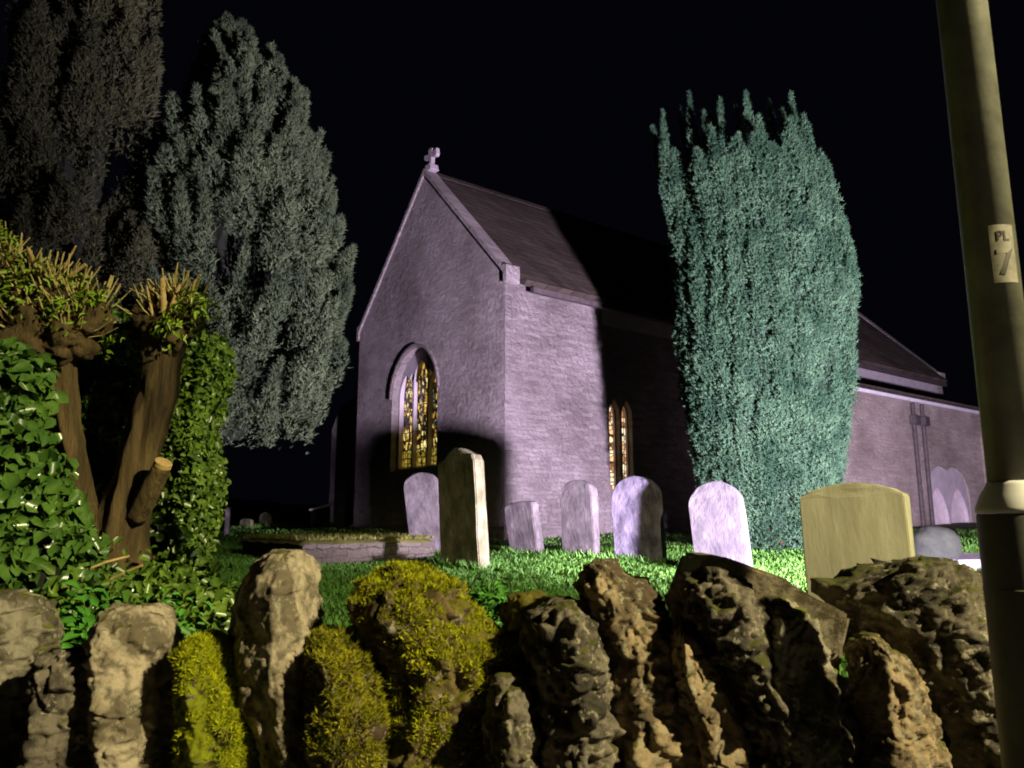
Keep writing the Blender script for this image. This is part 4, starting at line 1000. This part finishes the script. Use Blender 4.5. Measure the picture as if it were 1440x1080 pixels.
rock([(775, 375, 425), (790, 355, 431), (830, 322, 434), (900, 313, 437), (960, 318, 442), (1020, 345, 446), (1080, 365, 450)], M_rock_tan, Y=2.10, dep=.40, ridge=.84, p=1.7, amp=.014, label="tallest coping stone, tan with one flat shadowed face", flat=.006)
o = rock([(893, 442, 488), (918, 432, 518), (960, 432, 532), (1020, 428, 545), (1080, 420, 548)], M_rock_moss2, Y=2.0, dep=.3, amp=.016, label="low coping stone under golden moss"); moss(o, M_mossfuzz2, 13000, .015, .004, -.12, 2)
o = rock([(800, 548, 600), (818, 508, 632), (850, 487, 655), (890, 492, 695), (925, 515, 735), (950, 525, 748), (968, 528, 725), (985, 530, 690), (1080, 532, 668)], M_rock_moss2, Y=2.15, dep=.42, ridge=.45, p=2.1, amp=.028, label="big hunched coping stone with a bright mossy crown", lump=.012); moss(o, M_mossfuzz2, 11000, .013, .0038, .10, 3); moss(o, M_mossfuzz, 12000, .013, .0038, .22, 4, .55)
rock([(955, 688, 742), (1000, 682, 752), (1080, 676, 758)], M_rock_dk, Y=2.0, dep=.26, amp=.02, lump=.012)
rock([(835, 716, 775), (862, 708, 800), (930, 704, 800), (1080, 706, 800)], M_rock_moss2, Y=2.28, dep=.22, amp=.02, lump=.014)
rock([(845, 768, 806), (862, 746, 830), (900, 738, 846), (960, 744, 852), (1080, 752, 858)], M_rock_dk, Y=2.04, dep=.34, ridge=.6, amp=.02, lump=.02, p=2.4, label="dark knobbly lichened coping stone left of the peaked one")
rock([(788, 834, 858), (805, 816, 882), (825, 812, 905), (860, 826, 935), (900, 838, 960), (940, 846, 985), (1000, 850, 1005), (1080, 856, 1040)], M_rock_br, Y=2.12, dep=.34, ridge=.22, p=1.9, amp=.026, lump=.016, flat=.008, label="peaked brown coping stone with orange patches")
rock([(875, 945, 972), (920, 942, 1004), (960, 948, 1030), (1010, 965, 1055), (1080, 985, 1082)], M_rock_br, Y=2.03, dep=.24, ridge=.12, p=1.7, amp=.014, flat=.010, label="flat faced leaning brown coping stone")
rock([(808, 985, 1022), (826, 955, 1052), (860, 955, 1078), (900, 980, 1084), (940, 1005, 1092), (1000, 1040, 1110), (1080, 1050, 1120)], M_rock_dk, Y=2.03, dep=.30, amp=.026, lump=.026, label="knobbly lichened coping stone under the slab")
rock([(840, 1084, 1108), (858, 1066, 1126), (900, 1056, 1150), (950, 1052, 1175), (1000, 1062, 1194), (1080, 1085, 1215)], M_rock, Y=2.03, dep=.28, ridge=.12, p=1.8, amp=.018, flat=.008, lump=.008, label="dark grey coping slab leaning to the right")
# thin slab laid on a slant
bm = bmesh.new(); Ys = 2.22
Ys = 2.08; poly = [at(985, 782, Ys), at(1012, 781, Ys), at(1100, 812, Ys), at(1168, 850, Ys), at(1207, 868, Ys), at(1208, 1090, Ys), at(1000, 1090, Ys), at(968, 850, Ys)]
pts = [(q.x, q.z) for q in poly][::-1]
prism(bm, pts, lambda a, b, d: (a, d, b), .03, .30); fix(bm)
bmesh.ops.bevel(bm, geom=bm.edges[:], offset=.010, segments=2, affect='EDGES'); bmesh.ops.triangulate(bm, faces=[f for f in bm.faces if len(f.verts) > 4]); bmesh.ops.subdivide_edges(bm, edges=[e for e in bm.edges if e.calc_length() > .05], cuts=4, use_grid_fill=True)
for v in bm.verts: n = frac(v.co, 4, 12) * .004; v.co += Vector((n, n, n)) + Vector((0, 0, -.12)); v.co.y -= (v.co.z - 1.0) * .5 - .08
o = obj_bm("coping_stone", bm, M_rock_tan, wall, False)
tag(o, label="thin brown slab with a straight sloping top edge")
rock([(895, 1210, 1240), (930, 1205, 1275), (1000, 1204, 1308), (1080, 1200, 1330)], M_rock_br, Y=2.03, dep=.26, ridge=.14, p=1.9, amp=.018, flat=.008, label="low orange brown coping stone beside the slab")
rock([(785, 1272, 1332), (800, 1225, 1358), (828, 1182, 1382), (870, 1186, 1396), (930, 1222, 1402), (1000, 1270, 1408), (1080, 1295, 1415)], M_rock_dk, Y=2.27, dep=.44, ridge=.50, p=1.8, amp=.026, lump=.018, label="broad dark hump backed coping stone beside the lamp post")
rock([(840, 1390, 1440), (880, 1380, 1500), (1080, 1375, 1510)], M_rock_dk, Y=2.2, dep=.3, amp=.025, lump=.02)
x = 1520
for k in range(5):
    rock([(830 + 30 * (k % 2), x + 20, x + 80), (880, x, x + 110), (1080, x, x + 115)], M_rock_dk if k % 2 else M_rock, Y=2.12, dep=.3, amp=.024, seg=60, nr=60); x += 120
x = -60
for k in range(4):
    rock([(850 + 25 * (k % 2), x - 90, x - 30), (890, x - 110, x - 5), (1080, x - 112, x)], M_rock if k % 2 else M_rock_moss2, Y=2.12, dep=.3, amp=.024, seg=60, nr=60); x -= 118

# ------------------------------------------------------------------ far dark hedgerow on the skyline
bm = bmesh.new(); V = []; nx = 140
for i in range(nx):
    x = -60 + i * 1.0; h = 3.0 + 1.0 * frac((x * .2, 3, 0), 4, 1)
    V.append((x, 46 + frac((x, 0, 0), 2, .3), 1.0)); V.append((x, 46.5, 1.2 + h * .35)); V.append((x, 47.5, 1.2 + h * .5)); V.append((x, 49, .8))
Fc = [(i * 4 + j, i * 4 + j + 1, (i + 1) * 4 + j + 1, (i + 1) * 4 + j) for i in range(nx - 1) for j in range(3)]
o = obj_np("distant_hedgerow", V, Fc, M_core, smooth=True); tag(o, "black far hedgerow along the horizon beyond the churchyard", "hedgerow", kind="stuff")
